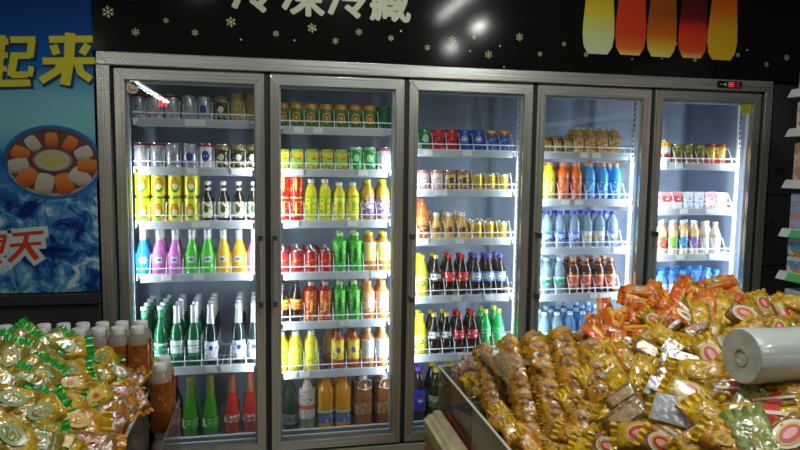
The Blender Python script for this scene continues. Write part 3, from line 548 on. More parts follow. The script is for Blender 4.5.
def row(k, j, items, rows=2, dy=.072, y0=.150, z=None):
    """items: (kind, px column centre[, rows[, stack]])"""
    zt = (SHELF[k][j] if z is None else z)+Z_OFF
    XS.clear()
    for c, it in enumerate(items):
        key, px = it[0], it[1]; nr = it[2] if len(it) > 2 else rows; stk = it[3] if len(it) > 3 else 1
        # pixel column -> world x at the front row depth
        lo, hi = at(px, 60, y0), at(px, 440, y0); t = (zt+.05-lo.z)/(hi.z-lo.z); x = lo.x+(hi.x-lo.x)*t; XS.append(x)
        for r in range(nr):
            for s in range(stk):
                h = {'can_pine': .1155, 'can_redherb': .1185, 'can_shortgold': .0855}.get(key, .116)
                put(key, x+random.uniform(-.0015, .0015), y0+r*dy+random.uniform(-.002, .002), zt+s*h, k, 'floor' if z is not None else j, c, r, (['lower', 'upper'][s] if stk > 1 else None), yaw=random.uniform(-.12, .12))
_row = row
def row(k, j, items, **kw):
    _row(k, j, items, **kw)
    if kw.get('z') is None:
        xs = [XS[i] for i in range(len(XS))]; g = [(a+b)/2 for a, b in zip(xs, xs[1:]) if b-a < .1]+[a+.033 for a, b in zip(xs, xs[1:]) if b-a >= .1]+[b-.033 for a, b in zip(xs, xs[1:]) if b-a >= .1]
        g += [xs[0]-.034] if xs[0]-.034 > k*W+.054 else []
        g += [xs[-1]+.034] if xs[-1]+.034 < (k+1)*W-.054 else []
        for x in g: obj('divider', DV, None, SHOBJ[(k, j)], loc=(x-k*W, 0, 0))
row(0, 0, [('can_silred', 139, 2), ('can_silred', 155), ('can_silred', 172), ('can_sil', 189), ('can_silblue', 204.6), ('can_darkgold', 221), ('can_goldtall', 237), ('can_goldtall', 252.5)])
row(0, 1, [('can_silred', 142), ('can_silred', 158), ('can_sil', 173.5), ('can_silblue', 190), ('can_whiteblue', 206.5), ('can_darkgold', 222.5), ('can_darkgold', 238), ('can_darkgold', 253)])
row(0, 2, [('can_pine', 143, 2, 2), ('can_pine', 159.3, 2, 2), ('can_pine', 175.5, 2, 2), ('can_pine', 191.5, 2, 2), ('b_dark', 207.5), ('b_dark', 223.2), ('b_dark', 238.7), ('b_dark', 253.5)])
row(0, 3, [('f_blue', 143.5), ('f_pink', 160), ('f_pink', 175.8), ('f_green', 192.3), ('f_green', 208), ('f_orange', 223.7), ('f_orange', 239), ('f_rose', 254)], rows=2)
row(0, 4, [('beer_green', 145, 4), ('beer_green', 161.5, 4), ('beer_foil', 177.3, 4), ('beer_foil', 194, 4), ('beer_blue', 211, 4), ('beer_blue', 238.5, 4), ('beer_blue', 254, 4)], dy=.085)
row(0, 0, [('wine', 158, 1), ('wine', 173, 2), ('tall_green', 190.5, 2), ('tall_green', 210.5, 2), ('tall_red', 232, 2), ('tall_red', 250.5, 2)], z=.2955, y0=.20, dy=.09)
row(1, 0, [('can_mango', 282.5), ('can_mango', 296.5), ('can_mango', 311), ('can_mango', 326), ('can_mango', 340.5), ('can_mango', 355), ('can_mango', 369.5), ('can_dimgreen', 384)])
row(1, 1, [('carton_green', 283.2), ('carton_green', 298), ('carton_green', 312.5), ('carton_green', 327), ('carton_green', 341.5), ('can_green', 355.5), ('can_green', 369.5), ('can_whitepink', 384)])
row(1, 2, [('can_redherb', 282.7, 2, 2), ('can_redherb', 296.5, 2, 2), ('y_square', 311), ('y_square', 324.8), ('y_round', 339), ('y_round', 353), ('y_purple', 367.5), ('y_purple', 382.5)])
row(1, 3, [('can_redside', 282.7, 4), ('can_redside', 297, 4), ('can_redside', 311.3, 4), ('can_redside', 325.5, 4), ('tea_green', 340), ('tea_green', 355), ('y_label', 369.3), ('y_label', 383.5)])
row(1, 4, [('cola_orange', 282.7), ('cola_orange', 296.8), ('tea_red', 311), ('tea_red', 325), ('tea_green', 339.5), ('tea_green', 353.5), ('peach', 367.8), ('peach', 382.2)])
row(1, 5, [('lemon', 281.5), ('lemon', 296), ('lemon', 311.2), ('y_dark', 338), ('y_dark', 353), ('peach_clear', 367.5), ('peach_clear', 382)])
put('peach', .93, .235, SHELF[1][5]+Z_OFF, 1, 5, 3, 1)
row(1, 0, [('big_dark', 290, 2), ('milkred', 307, 1), ('orange_big', 325.5, 2), ('orange_big', 342.5, 2), ('jug', 362.5, 2), ('jug', 383.5, 2)], z=.2955, y0=.20, dy=.10)
row(2, 0, [('can_lemonlime', 423.5), ('can_cola', 437.5), ('can_cola', 450.7), ('can_globe', 463.8), ('can_globe', 477.3), ('can_bluered', 490.5), ('can_bluered', 503)])
row(2, 1, [('can_pinkwhite', 423), ('can_pinkwhite', 436.7), ('can_browngold', 450), ('can_browngold', 463), ('can_shortgold', 476.5), ('can_shortgold', 489.3), ('can_shortgold', 502.3)])
row(2, 2, [('b_beads', 421.8), ('b_amber', 436, 3), ('b_amber', 449.5, 3), ('b_amber', 462.3, 3), ('can_shortgold', 475.8, 3), ('can_shortgold', 488.3, 3), ('can_shortgold', 501, 3)])
row(2, 3, [('y_tall', 421.5), ('cola_white', 435.5), ('cola_red', 449.2), ('cola_red', 461.8), ('cola_blue', 475), ('cola_blue', 487.2), ('cola_blue', 499.3)])
row(2, 4, [('y_tall', 420.7), ('cola_white', 433.8), ('cola_white', 446), ('cola_red', 458.3), ('cola_red', 471.5), ('lime', 484.5), ('lime', 497.5)])
row(2, 0, [('cola_bigblue', 418, 2), ('cola_bigdark', 436, 2), ('cola_bigdark', 454, 2)], z=.2955, y0=.20, dy=.10)
row(3, 0, [('can_smallgold', 546), ('can_smallgold', 556.5), ('can_smallgold', 566.5), ('b_goldwhite', 577), ('b_goldwhite', 589, 3), ('b_goldwhite', 601, 3), ('b_goldwhite', 613.5, 3)], dy=.066)
row(3, 1, [('sport_yellow', 548.5), ('sport_orange', 562), ('sport_orange', 575), ('sport_blue', 588.5), ('sport_blue', 601.8), ('sport_blue', 614.5)])
row(3, 2, [('water_blue', 546), ('water_blue', 559.5), ('water_blue', 573), ('water_yellow', 586), ('water_yellow', 598.7), ('water_blue', 611.5)])
row(3, 3, [('water_green', 545), ('water_green', 558.7), ('tea_amber', 572), ('tea_amber', 584.5), ('tea_amber', 597), ('tea_amber', 609.3)])
row(3, 4, [('water_green', 543.5, 3), ('water_green', 556, 3), ('water_pale', 569, 4), ('water_pale', 581.5, 4), ('water_pale', 594, 4), ('water_pale', 606, 4)])
row(4, 0, [('can_orangetop', 664.5), ('can_nut', 675.5), ('can_nut', 686.2), ('can_nut', 697.5), ('can_yellowred', 709.3), ('can_yellowred', 720)])
row(4, 1, [('ct_red', 663.5), ('ct_red', 674.7), ('ct_blue', 686), ('ct_blue', 696.8), ('ct_pink', 708), ('ct_pink', 719.5)])
row(4, 2, [('yog_red', 660.5), ('yog_green', 671), ('yog_blue', 681.5), ('yog_violet', 692), ('yog_cream', 702.8), ('yog_cream', 713.8)])
row(4, 3, [('bluecap_big', 660, 3), ('bluecap_big', 671, 3), ('bluecap_big', 682, 3), ('bluecap_big', 693, 3), ('bluecap_big', 704, 3), ('bluecap_big', 715, 3)])

# ================================================================= SIGNBOARD ABOVE THE COOLER
def text_mesh(name, body, size, m, par, loc, offset=0., shear=0., extrude=.001, label=None, sx=1., bold=0.):
    c = bpy.data.curves.new(name, 'FONT'); c.body = body; c.size = size; c.offset = offset; c.shear = shear; c.extrude = extrude
    tmp = bpy.data.objects.new(name, c); COL.objects.link(tmp); bpy.context.view_layer.update()
    me = bpy.data.meshes.new_from_object(tmp.evaluated_get(bpy.context.evaluated_depsgraph_get()))
    bpy.data.objects.remove(tmp); bpy.data.curves.remove(c)
    me.materials.clear(); me.materials.append(m)
    if bold:      # heavier strokes: the outline repeated on a small circle
        import bmesh
        bm = bmesh.new()
        for q in range(9):
            t_ = me.copy(); a_ = 2*PI*q/8; r_b = bold if q < 8 else 0
            t_.transform(Matrix.Translation((r_b*math.cos(a_), r_b*math.sin(a_), .00003*q))); bm.from_mesh(t_); bpy.data.meshes.remove(t_)
        bm.to_mesh(me); bm.free()
    me.transform(Matrix.Rotation(PI/2, 4, 'X')@Matrix.Diagonal((sx, 1, 1, 1)))
    o = bpy.data.objects.new(name, me); COL.objects.link(o); o.parent = par; o.location = loc
    if label: o['label'] = label
    return o
M_sign = mat('sign_black_gloss', (.007, .008, .007), .10, spec=.30)
sign = obj('signboard', MB().box(-.078, 4.3, .004, .034, ZFT+.003, 2.98), M_sign, bevel=.001)
tag(sign, 'glossy black signboard with pale characters, snowflakes and printed juice glasses above the cooler', 'sign')
M_chr = mat('sign_cream_print', (.52, .56, .38), .5)
for chx, px, base, nm in (('冷', 233, 10, 'left'), ('凍', 283, 14, ''), ('冷', 329, 16, ''), ('藏', 371, 19.5, '')):
    p = at(px, base, .0035)
    text_mesh('lettering', chx, .192, M_chr, sign, (p.x-.008, .0032, p.z+.016), bold=.0055, extrude=.0004)
M_snow = mat('snowflake_print', (.62, .66, .36), .5)
def snowflake(px, py, d):
    p = at(px, py, .0035); r = d*.0028
    mb = MB()
    for i in range(6):
        a = PI/6+i*PI/3+.1; dx_, dz_ = math.cos(a), math.sin(a)
        mb.tube([(0, 0, 0), (r*dx_, 0, r*dz_)], r*.055, 4)
        for s in (-1, 1):
            b2 = a+s*PI/4
            mb.tube([(r*.5*dx_, 0, r*.5*dz_), (r*.5*dx_+r*.36*math.cos(b2), 0, r*.5*dz_+r*.36*math.sin(b2))], r*.05, 4)
    me = mb.mesh('snowflake', M_snow); me.transform(Matrix.Diagonal((1, .25, 1, 1)))
    obj('snowflake', me, None, sign, loc=(p.x, .0035, p.z))
for s in ((108, 12, 9), (135.5, 32, 6.2), (166, 20.5, 4.2), (195, 32.5, 5.4), (231, 22, 8), (276, 33.5, 5.2), (312, 28, 7.8), (335.5, 41, 5.2), (359, 32, 5.8), (391, 38, 5),
          (427.5, 47.5, 5), (452.5, 39.8, 7.2), (474, 37.5, 3.4), (488.5, 54.5, 7.2), (519.5, 37, 7), (540, 54, 4.6), (564, 44, 4), (586, 54.5, 4.5), (676, 44, 4), (695, 60, 4), (738, 55, 4.6), (766.5, 64.5, 5), (786.5, 57.5, 6.2)):
    snowflake(*s)
M_dot = M_snow
for s in ((241, 39.5), (294.5, 40.5), (401, 31), (470, 51), (500, 46), (504, 67), (632, 59), (662, 58.5), (747, 50)):
    p = at(*s, .0035); obj('snow_dot', MB().poly(disc_pts(0, 0, .004, .004, 8), .0006), M_snow, sign, loc=(p.x, .0034, p.z))
# printed juice glasses: stops run from the bottom upwards
def juice(name, lx, rx, nl, nr, by, stops, lab_):
    prof = []
    zb = at((lx+rx)/2, by, .003).z
    cx = at((lx+rx)/2, by, .003).x; hw = at(rx, by, .003).x-cx
    neck = hw*(nr-nl)/(rx-lx)*1.0
    H = .50
    pts = [(.62, 0), (.90, .035), (1.0, .09), (.98, .15), (.88, .25), (.80, .33), (.78, .40), (.84, H)]
    P = [(-a*hw, b) for a, b in reversed(pts)]+[(a*hw, b) for a, b in pts]
    m = printed('juice_print_'+name, stops, None, .35, 0, .2, soft=True)
    obj('juice_glass_print', MB().poly(P, .001), m, sign, loc=(cx, .0028, zb), label=lab_)
juice('lemon', 582, 613.5, 585, 612, 54, [(0, C(.62, .68, .42)), (.18, C(.60, .68, .25)), (.38, C(.72, .60, .03)), (.6, C(.62, .45, .02)), (1, C(.5, .4, .02))], 'printed glass of pale yellow juice')
juice('red', 614.5, 645, 616, 642, 55, [(0, C(.85, .62, .12)), (.06, C(.80, .16, .02)), (.2, C(.72, .05, .01)), (1, C(.70, .05, .01))], 'leftmost printed glass of red juice')
juice('amber', 646, 675.5, 650, 672, 57, [(0, C(.70, .68, .18)), (.10, C(.78, .45, .03)), (.22, C(.62, .14, .01)), (.42, C(.38, .08, .01)), (1, C(.50, .12, .01))], 'printed glass of brown amber juice in the middle')
juice('scarlet', 677.5, 706, 680, 704, 58, [(0, C(.85, .60, .15)), (.06, C(.80, .10, .02)), (.30, C(.72, .03, .01)), (.38, C(.18, .01, .01)), (.6, C(.06, .01, .005)), (1, C(.4, .03, .01))], 'printed glass of scarlet juice with a dark top')
juice('orange', 706.5, 736, 711, 734, 60, [(0, C(.80, .52, .02)), (.3, C(.80, .42, .02)), (.48, C(.80, .18, .01)), (.6, C(.75, .12, .01)), (1, C(.75, .12, .01))], 'rightmost printed glass of orange juice')

# ================================================================= POSTER ON THE LEFT
def poster_mat():
    m, nt, b = newmat('poster_print'); b.inputs['Roughness'].default_value = .6; b.inputs['Specular IOR Level'].default_value = .25
    N_ = nt.nodes; L = nt.links
    tc = N_.new('ShaderNodeTexCoord'); sp = N_.new('ShaderNodeSeparateXYZ'); L.new(tc.outputs['Object'], sp.inputs[0])
    g = N_.new('ShaderNodeValToRGB'); mr = N_.new('ShaderNodeMapRange'); mr.inputs[1].default_value = 1.02; mr.inputs[2].default_value = 2.35
    L.new(sp.outputs['Z'], mr.inputs[0]); L.new(mr.outputs[0], g.inputs[0])
    R = g.color_ramp; st = [(0, (.01, .06, .20)), (.42, (.03, .20, .42)), (.54, (.20, .50, .56)), (.62, (.18, .48, .58)), (.72, (.003, .13, .42)), (.85, (.003, .055, .27)), (1, (.002, .014, .11))]
    R.elements[0].color = (*st[0][1], 1); R.elements.remove(R.elements[1])
    for p_, c_ in st[1:]:
        e = R.elements.new(p_); e.color = (*c_, 1)
    # crushed ice in the lower part
    nz = N_.new('ShaderNodeTexNoise'); nz.inputs['Scale'].default_value = 5; nz.inputs['Detail'].default_value = 2; L.new(tc.outputs['Object'], nz.inputs['Vector'])
    mixv = N_.new('ShaderNodeMix'); mixv.data_type = 'RGBA'; mixv.inputs[0].default_value = .25; L.new(tc.outputs['Object'], mixv.inputs[6]); L.new(nz.outputs['Color'], mixv.inputs[7])
    vo = N_.new('ShaderNodeTexNoise'); vo.inputs['Scale'].default_value = 12; vo.inputs['Roughness'].default_value = .68; vo.inputs['Detail'].default_value = 8; vo.inputs['Distortion'].default_value = .5; L.new(mixv.outputs[2], vo.inputs['Vector'])
    ir = N_.new('ShaderNodeValToRGB'); RR = ir.color_ramp
    RR.elements[0].position = .36; RR.elements[0].color = (.002, .012, .10, 1); RR.elements[1].position = .61; RR.elements[1].color = (.50, .62, .66, 1)
    for p_, c_ in ((.44, (.008, .06, .26, 1)), (.50, (.04, .20, .40, 1)), (.56, (.14, .36, .50, 1))):
        e = RR.elements.new(p_); e.color = c_
    L.new(vo.outputs['Fac'], ir.inputs[0])
    lim = N_.new('ShaderNodeMapRange'); lim.inputs[1].default_value = 1.50; lim.inputs[2].default_value = 1.42; L.new(sp.outputs['Z'], lim.inputs[0])
    mx = N_.new('ShaderNodeMix'); mx.data_type = 'RGBA'; L.new(lim.outputs[0], mx.inputs[0]); L.new(g.outputs[0], mx.inputs[6]); L.new(ir.outputs[0], mx.inputs[7])
    L.new(mx.outputs[2], b.inputs['Base Color'])
    return m
poster = obj('wall_poster', MB().box(-1.6, -.080, .006, .012, 1.035, 2.9), poster_mat())
tag(poster, 'blue advertising poster with yellow and red characters, a food platter and crushed ice', 'poster')
PYY = .0052
M_swoosh = mat('pale_swoosh', (.22, .42, .46), .45)
def swoosh(pts, w):
    P = [at(x, y, PYY) for x, y in pts]; up = [(p.x, p.z+w) for p in P]; dn = [(p.x, p.z) for p in reversed(P)]
    return MB().poly([(x, z) for x, z in dn]+[(x, z) for x, z in up], .0006)
for pts, w in (([(-60, 92), (-20, 89), (15, 90), (45, 95), (70, 102), (94, 113)], .008), ([(-60, 101), (-20, 97), (15, 99), (45, 105), (70, 112), (94, 124)], .004)):
    obj('swoosh', swoosh(pts, w), M_swoosh, poster, loc=(0, PYY, 0))
M_yel = mat('poster_yellow', (.66, .60, .02), .45); M_nav = mat('poster_navy', (.004, .03, .10), .45); M_pw = mat('poster_white', (.55, .62, .62), .45); M_prd = mat('poster_red', (.62, .04, .01), .45)
def stroke(mb, pts, w, grow=0.):
    """one brush stroke given by picture points, laid on the poster plane as a strip with square ends"""
    P = [at(x, y, PYY) for x, y in pts]; P = [Vector((p.x, p.z)) for p in P]; hw = w*.0043/2+grow
    for a_, b_ in zip(P, P[1:]):
        d = (b_-a_).normalized(); n_ = Vector((-d.y, d.x))
        a2 = a_-d*(grow+(hw*.35 if a_ is not P[0] else 0)); b2 = b_+d*(grow+(hw*.35 if b_ is not P[-1] else 0))
        k_ = len(mb.v)*.000004
        c4 = [a2-n_*hw, b2-n_*hw, b2+n_*hw, a2+n_*hw]; b0 = len(mb.v)
        mb.v += [(c.x, -k_, c.y) for c in c4]+[(c.x, .0004, c.y) for c in c4]
        mb.f += [(b0, b0+1, b0+2, b0+3), (b0+7, b0+6, b0+5, b0+4)]+[(b0+i_, b0+4+i_, b0+4+(i_+1) % 4, b0+(i_+1) % 4) for i_ in range(4)]
def crop5(L_): return [([(x/5, 20+y/5) for x, y in pts], w/5) for pts, w in L_]
def crop7(L_): return [([(x/6.92, 215+y/6.92) for x, y in pts], w/6.92) for pts, w in L_]
LAI = crop5([([(245, 97), (472, 95)], 32), ([(213, 205), (475, 203)], 32), ([(352, 65), (345, 200), (325, 325)], 46), ([(266, 125), (284, 172)], 36), ([(440, 122), (410, 170)], 34), ([(305, 212), (290, 252), (203, 305)], 34), ([(388, 212), (405, 262), (455, 298)], 36)])
QI = crop5([([(52, 98), (178, 98)], 30), ([(160, 98), (150, 186)], 32), ([(70, 178), (150, 178)], 30), ([(74, 165), (54, 282)], 34), ([(54, 274), (138, 274)], 30), ([(148, 282), (158, 232)], 24), ([(-60, 318), (152, 314)], 32), ([(-60, 104), (42, 108)], 30), ([(-60, 178), (40, 176)], 26), ([(12, 76), (2, 176), (-8, 300)], 32), ([(-10, 244), (36, 244)], 26), ([(-45, 200), (-80, 330)], 30)])
TIAN = crop7([([(85, 138), (302, 118)], 24), ([(70, 212), (287, 194)], 23), ([(188, 130), (172, 205), (120, 268), (62, 322)], 30), ([(188, 208), (215, 250), (258, 305)], 36)])
XIA = crop7([([(-150, 152), (48, 146)], 24), ([(-110, 185), (38, 182)], 20), ([(38, 150), (8, 262)], 24), ([(-110, 222), (26, 220)], 18), ([(-120, 262), (12, 258)], 20), ([(-40, 270), (-90, 330)], 24), ([(-120, 290), (-20, 300), (10, 335)], 22), ([(-95, 160), (-125, 262)], 22)])
for L_, cm, om, g_, lb in ((LAI, M_yel, M_nav, .006, ''), (QI, M_yel, M_nav, .006, ''), (TIAN, M_prd, M_pw, .017, ''), (XIA, M_prd, M_pw, .017, '')):
    mo = MB(); mc = MB()
    for pts, w_ in L_: stroke(mo, pts, w_, g_); stroke(mc, pts, w_)
    sh_ = (.006, -.006) if om is M_nav else (0, 0)
    obj('lettering_outline', mo, om, poster, loc=(sh_[0], .0052, sh_[1])); obj('lettering', mc, cm, poster, loc=(0, .0044, 0))
# two platters
def platter(px, py, rxp, ryp, full=True):
    c = at(px, py, .005); e = at(px+rxp, py, .005); rx = e.x-c.x; rz = c.z-at(px, py+ryp, .005).z
    ro = obj('platter_print', MB().poly(disc_pts(0, 0, rx, rz, 40), .0004), mat('poster_ring_blue', (.004, .11, .38), .4), poster, loc=(c.x, .0054, c.z))
    obj('dark_plate', MB().poly(disc_pts(0, 0, rx*.93, rz*.91, 40), .0003), mat('print_dark_plate', (.10, .05, .03), .4), ro, loc=(0, -.0004, 0))
    obj('plate_rim', MB().poly([(rx*.93*math.cos(t), rz*.91*math.sin(t)) for t in [PI*1.08+i*PI*.84/14 for i in range(15)]]+[(rx*.90*math.cos(t), rz*.83*math.sin(t)) for t in [PI*1.92-i*PI*.84/14 for i in range(15)]], .0003), mat('print_rim', (.36, .28, .24), .4), ro, loc=(0, -.0006, 0))
    n = 11
    for i in range(n):
        t = PI/2+.02+2*PI*i/n; cx, cz = rx*.69*math.cos(t), rz*.60*math.sin(t); s = 1.0-.18*math.sin(t)
        w, h = rx*.155*s, rz*.25*s; r_ = t-PI/2
        col = i % 2 == 0
        m = printed('print_roll_%d' % (i % 2), [(0, C(.30, .04, .01)), (.35, C(.52, .11, .01)), (.8, C(.60, .20, .03))] if col else [(0, C(.22, .15, .08)), (.3, C(.40, .37, .29)), (.8, C(.50, .48, .40))], None, .4, 0, 0, soft=True)
        P = []
        for q in range(16):
            a = 2*PI*q/16; k_ = 1/max(abs(math.cos(a)), abs(math.sin(a)))**.55
            x_, z_ = w*k_*math.cos(a), h*k_*math.sin(a)
            P.append((x_*math.cos(r_)-z_*math.sin(r_), x_*math.sin(r_)+z_*math.cos(r_)))
        obj('roll_print', MB().poly(P, .0002), m, ro, loc=(cx, -.0008-.0002*i, cz))
    obj('dip_bowl_print', MB().poly(disc_pts(0, 0, rx*.40, rz*.30, 26), .0002), mat('print_lilac', (.30, .17, .22), .4), ro, loc=(0, -.0034, rz*.06))
    obj('dip_bowl_print', MB().poly(disc_pts(0, 0, rx*.34, rz*.27, 26), .0002), mat('print_cream', (.42, .42, .30), .4), ro, loc=(0, -.0038, rz*.06))
    obj('dip_print', MB().poly(disc_pts(0, 0, rx*.27, rz*.20, 26), .0002), mat('print_dip', (.45, .40, .12), .4), ro, loc=(0, -.0042, rz*.06))
platter(53, 162.5, 49.5, 37)
platter(-46, 160, 49.5, 37)
# dark counter strip below the poster
tag(obj('wall_ledge', MB().box(-1.6, -.075, -.02, .03, .985, 1.030), mat('ledge_dark_metal', (.035, .037, .04), .3), bevel=.003), 'dark metal ledge running under the blue poster', 'ledge')
tag(obj('wall_cladding', MB().box(-1.6, -.075, .0, .03, .0, .980), M_dark), 'black wall cladding below the poster', 'cladding')

# ================================================================= DARK CABINET ON THE RIGHT
cab = thing('wall_cabinet', 'black panelled cabinet between the cooler and the right shelves', 'cabinet', (0, 0, 0))
obj('cabinet_body', MB().box(XR+.006, 4.3, .03, .4, .0, 2.04), M_dark, cab)
zc1, zc2 = at(775, 195, .01).z, at(775, 266, .01).z
for za, zb_, nm in ((zc1+.004, 2.035, 'upper'), (zc2+.004, zc1-.004, 'middle'), (.52, zc2-.004, 'lower')):
    d = obj('cabinet_door', MB().box(XR+.02, 3.9, .012, .028, za, zb_), M_dark, cab, bevel=.002, label='%s black cabinet panel' % nm)
    if nm == 'middle':
        a, b = at(765.5, 218, 0), at(764.5, 246, 0)
        obj('handle', MB().tube([(a.x, .012, a.z-.05), (a.x, -.02, a.z-.03), (a.x+.012, -.024, a.z+.0), (a.x+.03, .012, a.z+.006)], .006, 8), mat('handle_black', (.02, .02, .02), .25), d, smooth=True)
# arrow mark seen on the upper panel
p = at(779, 171, .01)
obj('arrow_mark', MB().poly([(-.03, 0), (.0, .022), (.0, .012), (-.014, 0), (.0, -.012), (.0, -.022)], .0015).poly([(-.0, 0), (.03, .022), (.03, .012), (.016, 0), (.03, -.012), (.03, -.022)], .0015), mat('arrow_black', (.006, .006, .006), .5), cab, loc=(p.x, .010, p.z))

# ================================================================= RIGHT SHELF UNIT
RX, RYE = 2.856, -.5
unit = thing('gondola_shelf', 'grey shop shelving with white price rails at the right edge of the picture', 'shelf', (0, 0, 0))
M_gs = mat('gondola_grey', (.12, .12, .12), .5)
obj('side_post', MB().box(RX+.36, RX+.40, RYE-1.5, RYE, 0, 2.3), M_gs, unit)
obj('base_plinth', MB().box(RX, RX+.40, RYE-1.5, RYE, 0, .12), M_gs, unit)
M_rw = mat('rail_white', (.55, .58, .55), .4); M_rg = mat('rail_green', (.06, .38, .10), .4)
RZ = [1.938, 1.770, 1.548, 1.336, 1.148, .93, .68, .43]
for i, z in enumerate(RZ):
    s = obj('shelf_board', MB().box(RX+.0125, RX+.36, RYE-1.5, RYE, z-.025, z-.008), M_gs, unit)
    r_ = MB(); v = [(RX-.022, z-.034), (RX+.010, z-.034), (RX+.010, z+.002), (RX-.002, z+.002)]
    b0 = 0; r_.v = [(x, RYE, zz) for x, zz in v]+[(x, RYE-1.5, zz) for x, zz in v]
    r_.f = [(0, 1, 2, 3), (7, 6, 5, 4), (0, 4, 5, 1), (1, 5, 6, 2), (2, 6, 7, 3), (3, 7, 4, 0)]
    pr = obj('price_rail', r_, M_rw, s, bevel=.002)
    if i > 2:
        for q in range(4):
            y1 = RYE-.055-q*.2; g_ = MB(); v = [(RX-.0232, z-.032), (RX-.0040, z+.000)]
            g_.v = [(v[0][0], y1, v[0][1]), (v[0][0], y1-.11, v[0][1]), (v[1][0], y1-.11, v[1][1]), (v[1][0], y1, v[1][1])]
            g_.v += [(x+.0012, y, zz) for x, y, zz in g_.v]; g_.f = [(0, 1, 2, 3), (4, 7, 6, 5), (0, 4, 5, 1), (1, 5, 6, 2), (2, 6, 7, 3), (3, 7, 4, 0)]
            obj('price_tag', g_, M_rg, pr, label='green price tag')
PK = {'pink': ([(0, C(.55, .15, .12)), (.3, C(.6, .5, .45)), (.55, C(.62, .25, .20)), (.8, C(.45, .12, .12))], C(.7, .65, .6)), 'tan': ([(0, C(.50, .25, .12)), (.4, C(.62, .42, .25)), (.7, C(.5, .2, .12))], C(.65, .5, .42)),
      'blue': ([(0, C(.35, .42, .62)), (.3, C(.50, .25, .32)), (.5, C(.25, .42, .66)), (.8, C(.42, .5, .66))], C(.6, .25, .3)), 'ob': ([(0, C(.52, .25, .05)), (.35, C(.08, .28, .5)), (.75, C(.5, .55, .5))], C(.65, .65, .55)), 'wb': ([(0, C(.4, .5, .6)), (.3, C(.08, .25, .5)), (.7, C(.45, .55, .6))], C(.6, .65, .6)), 'red': ([(0, C(.5, .3, .25)), (.5, C(.6, .08, .05))], C(.6, .6, .55))}
def pack_box(key, w, h, d):
    m = printed('shelf_pack_'+key, PK[key][0], (PK[key][1], .56), .4, 0, .1, sscale=45)
    return MB().box(0, d, -w/2, w/2, 0, h).mesh('boxed_goods', m)
desc = {'pink': 'pink and white packet', 'tan': 'tan snack packet', 'blue': 'pale blue and pink packet', 'ob': 'orange and blue biscuit box', 'wb': 'white and blue milk powder box', 'red': 'red and white box'}
for i, (key, w, h, dup_) in enumerate((('red', .08, .11, 1), ('pink', .09, .125, 1), ('tan', .10, .17, 1), ('blue', .11, .165, 1), ('ob', .10, .078, 2), ('wb', .10, .15, 1))):
    z = RZ[i]-.0078 if i else RZ[0]-.0078
    me = pack_box(key, w, h, .12)
    for q in range(7):
        for s_ in range(dup_):
            o = bpy.data.objects.new('boxed_goods', me); COL.objects.link(o); o.location = (RX+.013, RYE-.02-w/2-q*(w+.006), z+s_*(h+.001))
            bv = o.modifiers.new('bevel', 'BEVEL'); bv.width = .006; bv.segments = 2
            tag(o, '%s, %s%s from far end, %s, right shelves' % (desc[key], NTH[q], [' lower', ' upper'][s_] if dup_ > 1 else '', ['top rail', 'second rail', 'third rail', 'fourth rail', 'fifth rail', 'sixth rail'][i]), 'box', desc[key]+' row on the right shelves')

# ================================================================= BINS AND HEAPS
M_acr = clear('acrylic_sheet', (.93, .92, .86), .80, .06, (.55, .53, .45), .1, 8)
M_fro = clear('frosted_sheet', (.80, .74, .58), .30, .25, (.50, .43, .30), .2, 14)
M_edge = mat('acrylic_edge', (.52, .52, .44), .25, coat=.5)
M_wood = mat('ledge_wood', (.46, .38, .22), .35, var=.25, bscale=14, coat=.2)
M_trim = mat('bin_trim_red', (.40, .02, .02), .4)
M_base = mat('bin_orange_cloth', (.50, .22, .03), .6, var=.3, bscale=25)
M_boxin = mat('bin_inner_board', (.12, .075, .035), .7)
bin_r = thing('display_bin', 'wooden ledged display bin with acrylic sides full of gold wrapped cakes', 'bin', (1.29, -.53, 0))
def rel(o, root): o.location = (-root.location.x, -root.location.y, -root.location.z); return o
rel(obj('bin_body', MB().box(1.296, 2.62, -2.30, -.54, .0, .60), M_base, bin_r), bin_r)
rel(obj('bin_body', MB().box(1.205, 1.2955, -2.30, -.66, .0, .594), M_base, bin_r, label='orange cloth skirt'), bin_r)
rel(obj('red_trim', MB().box(1.262, 1.285, -2.30, -.60, .60, .645), M_trim, bin_r), bin_r)
lg = MB().poly([(1.190, .595), (1.260, .595), (1.260, .664), (1.252, .672), (1.230, .672), (1.222, .660), (1.210, .660), (1.200, .647), (1.190, .642)], 1.63)
for i in range(len(lg.v)): x, y, z = lg.v[i]; lg.v[i] = (x+.010, y-2.28, z)
rel(obj('wooden_ledge', lg, M_wood, bin_r, bevel=.003), bin_r)
rel(obj('acrylic_panel', MB().box(1.288, 1.293, -.955, -.53, .60, .800), M_acr, bin_r), bin_r)
rel(obj('acrylic_panel', MB().box(1.288, 2.60, -.532, -.527, .60, .800), M_acr, bin_r), bin_r)
rel(obj('frosted_panel', MB().box(1.287, 1.293, -2.28, -.962, .60, .800), M_fro, bin_r), bin_r)
rel(obj('divider_panel', MB().box(1.2935, 1.2965, -.962, -.957, .60, .78), M_acr, bin_r), bin_r)
rel(obj('panel_edge', MB().box(1.2855, 1.2945, -2.28, -.53, .800, .8035), M_edge, bin_r), bin_r)
rel(obj('panel_edge', MB().box(1.2855, 2.60, -.534, -.525, .8002, .8037), M_edge, bin_r), bin_r)

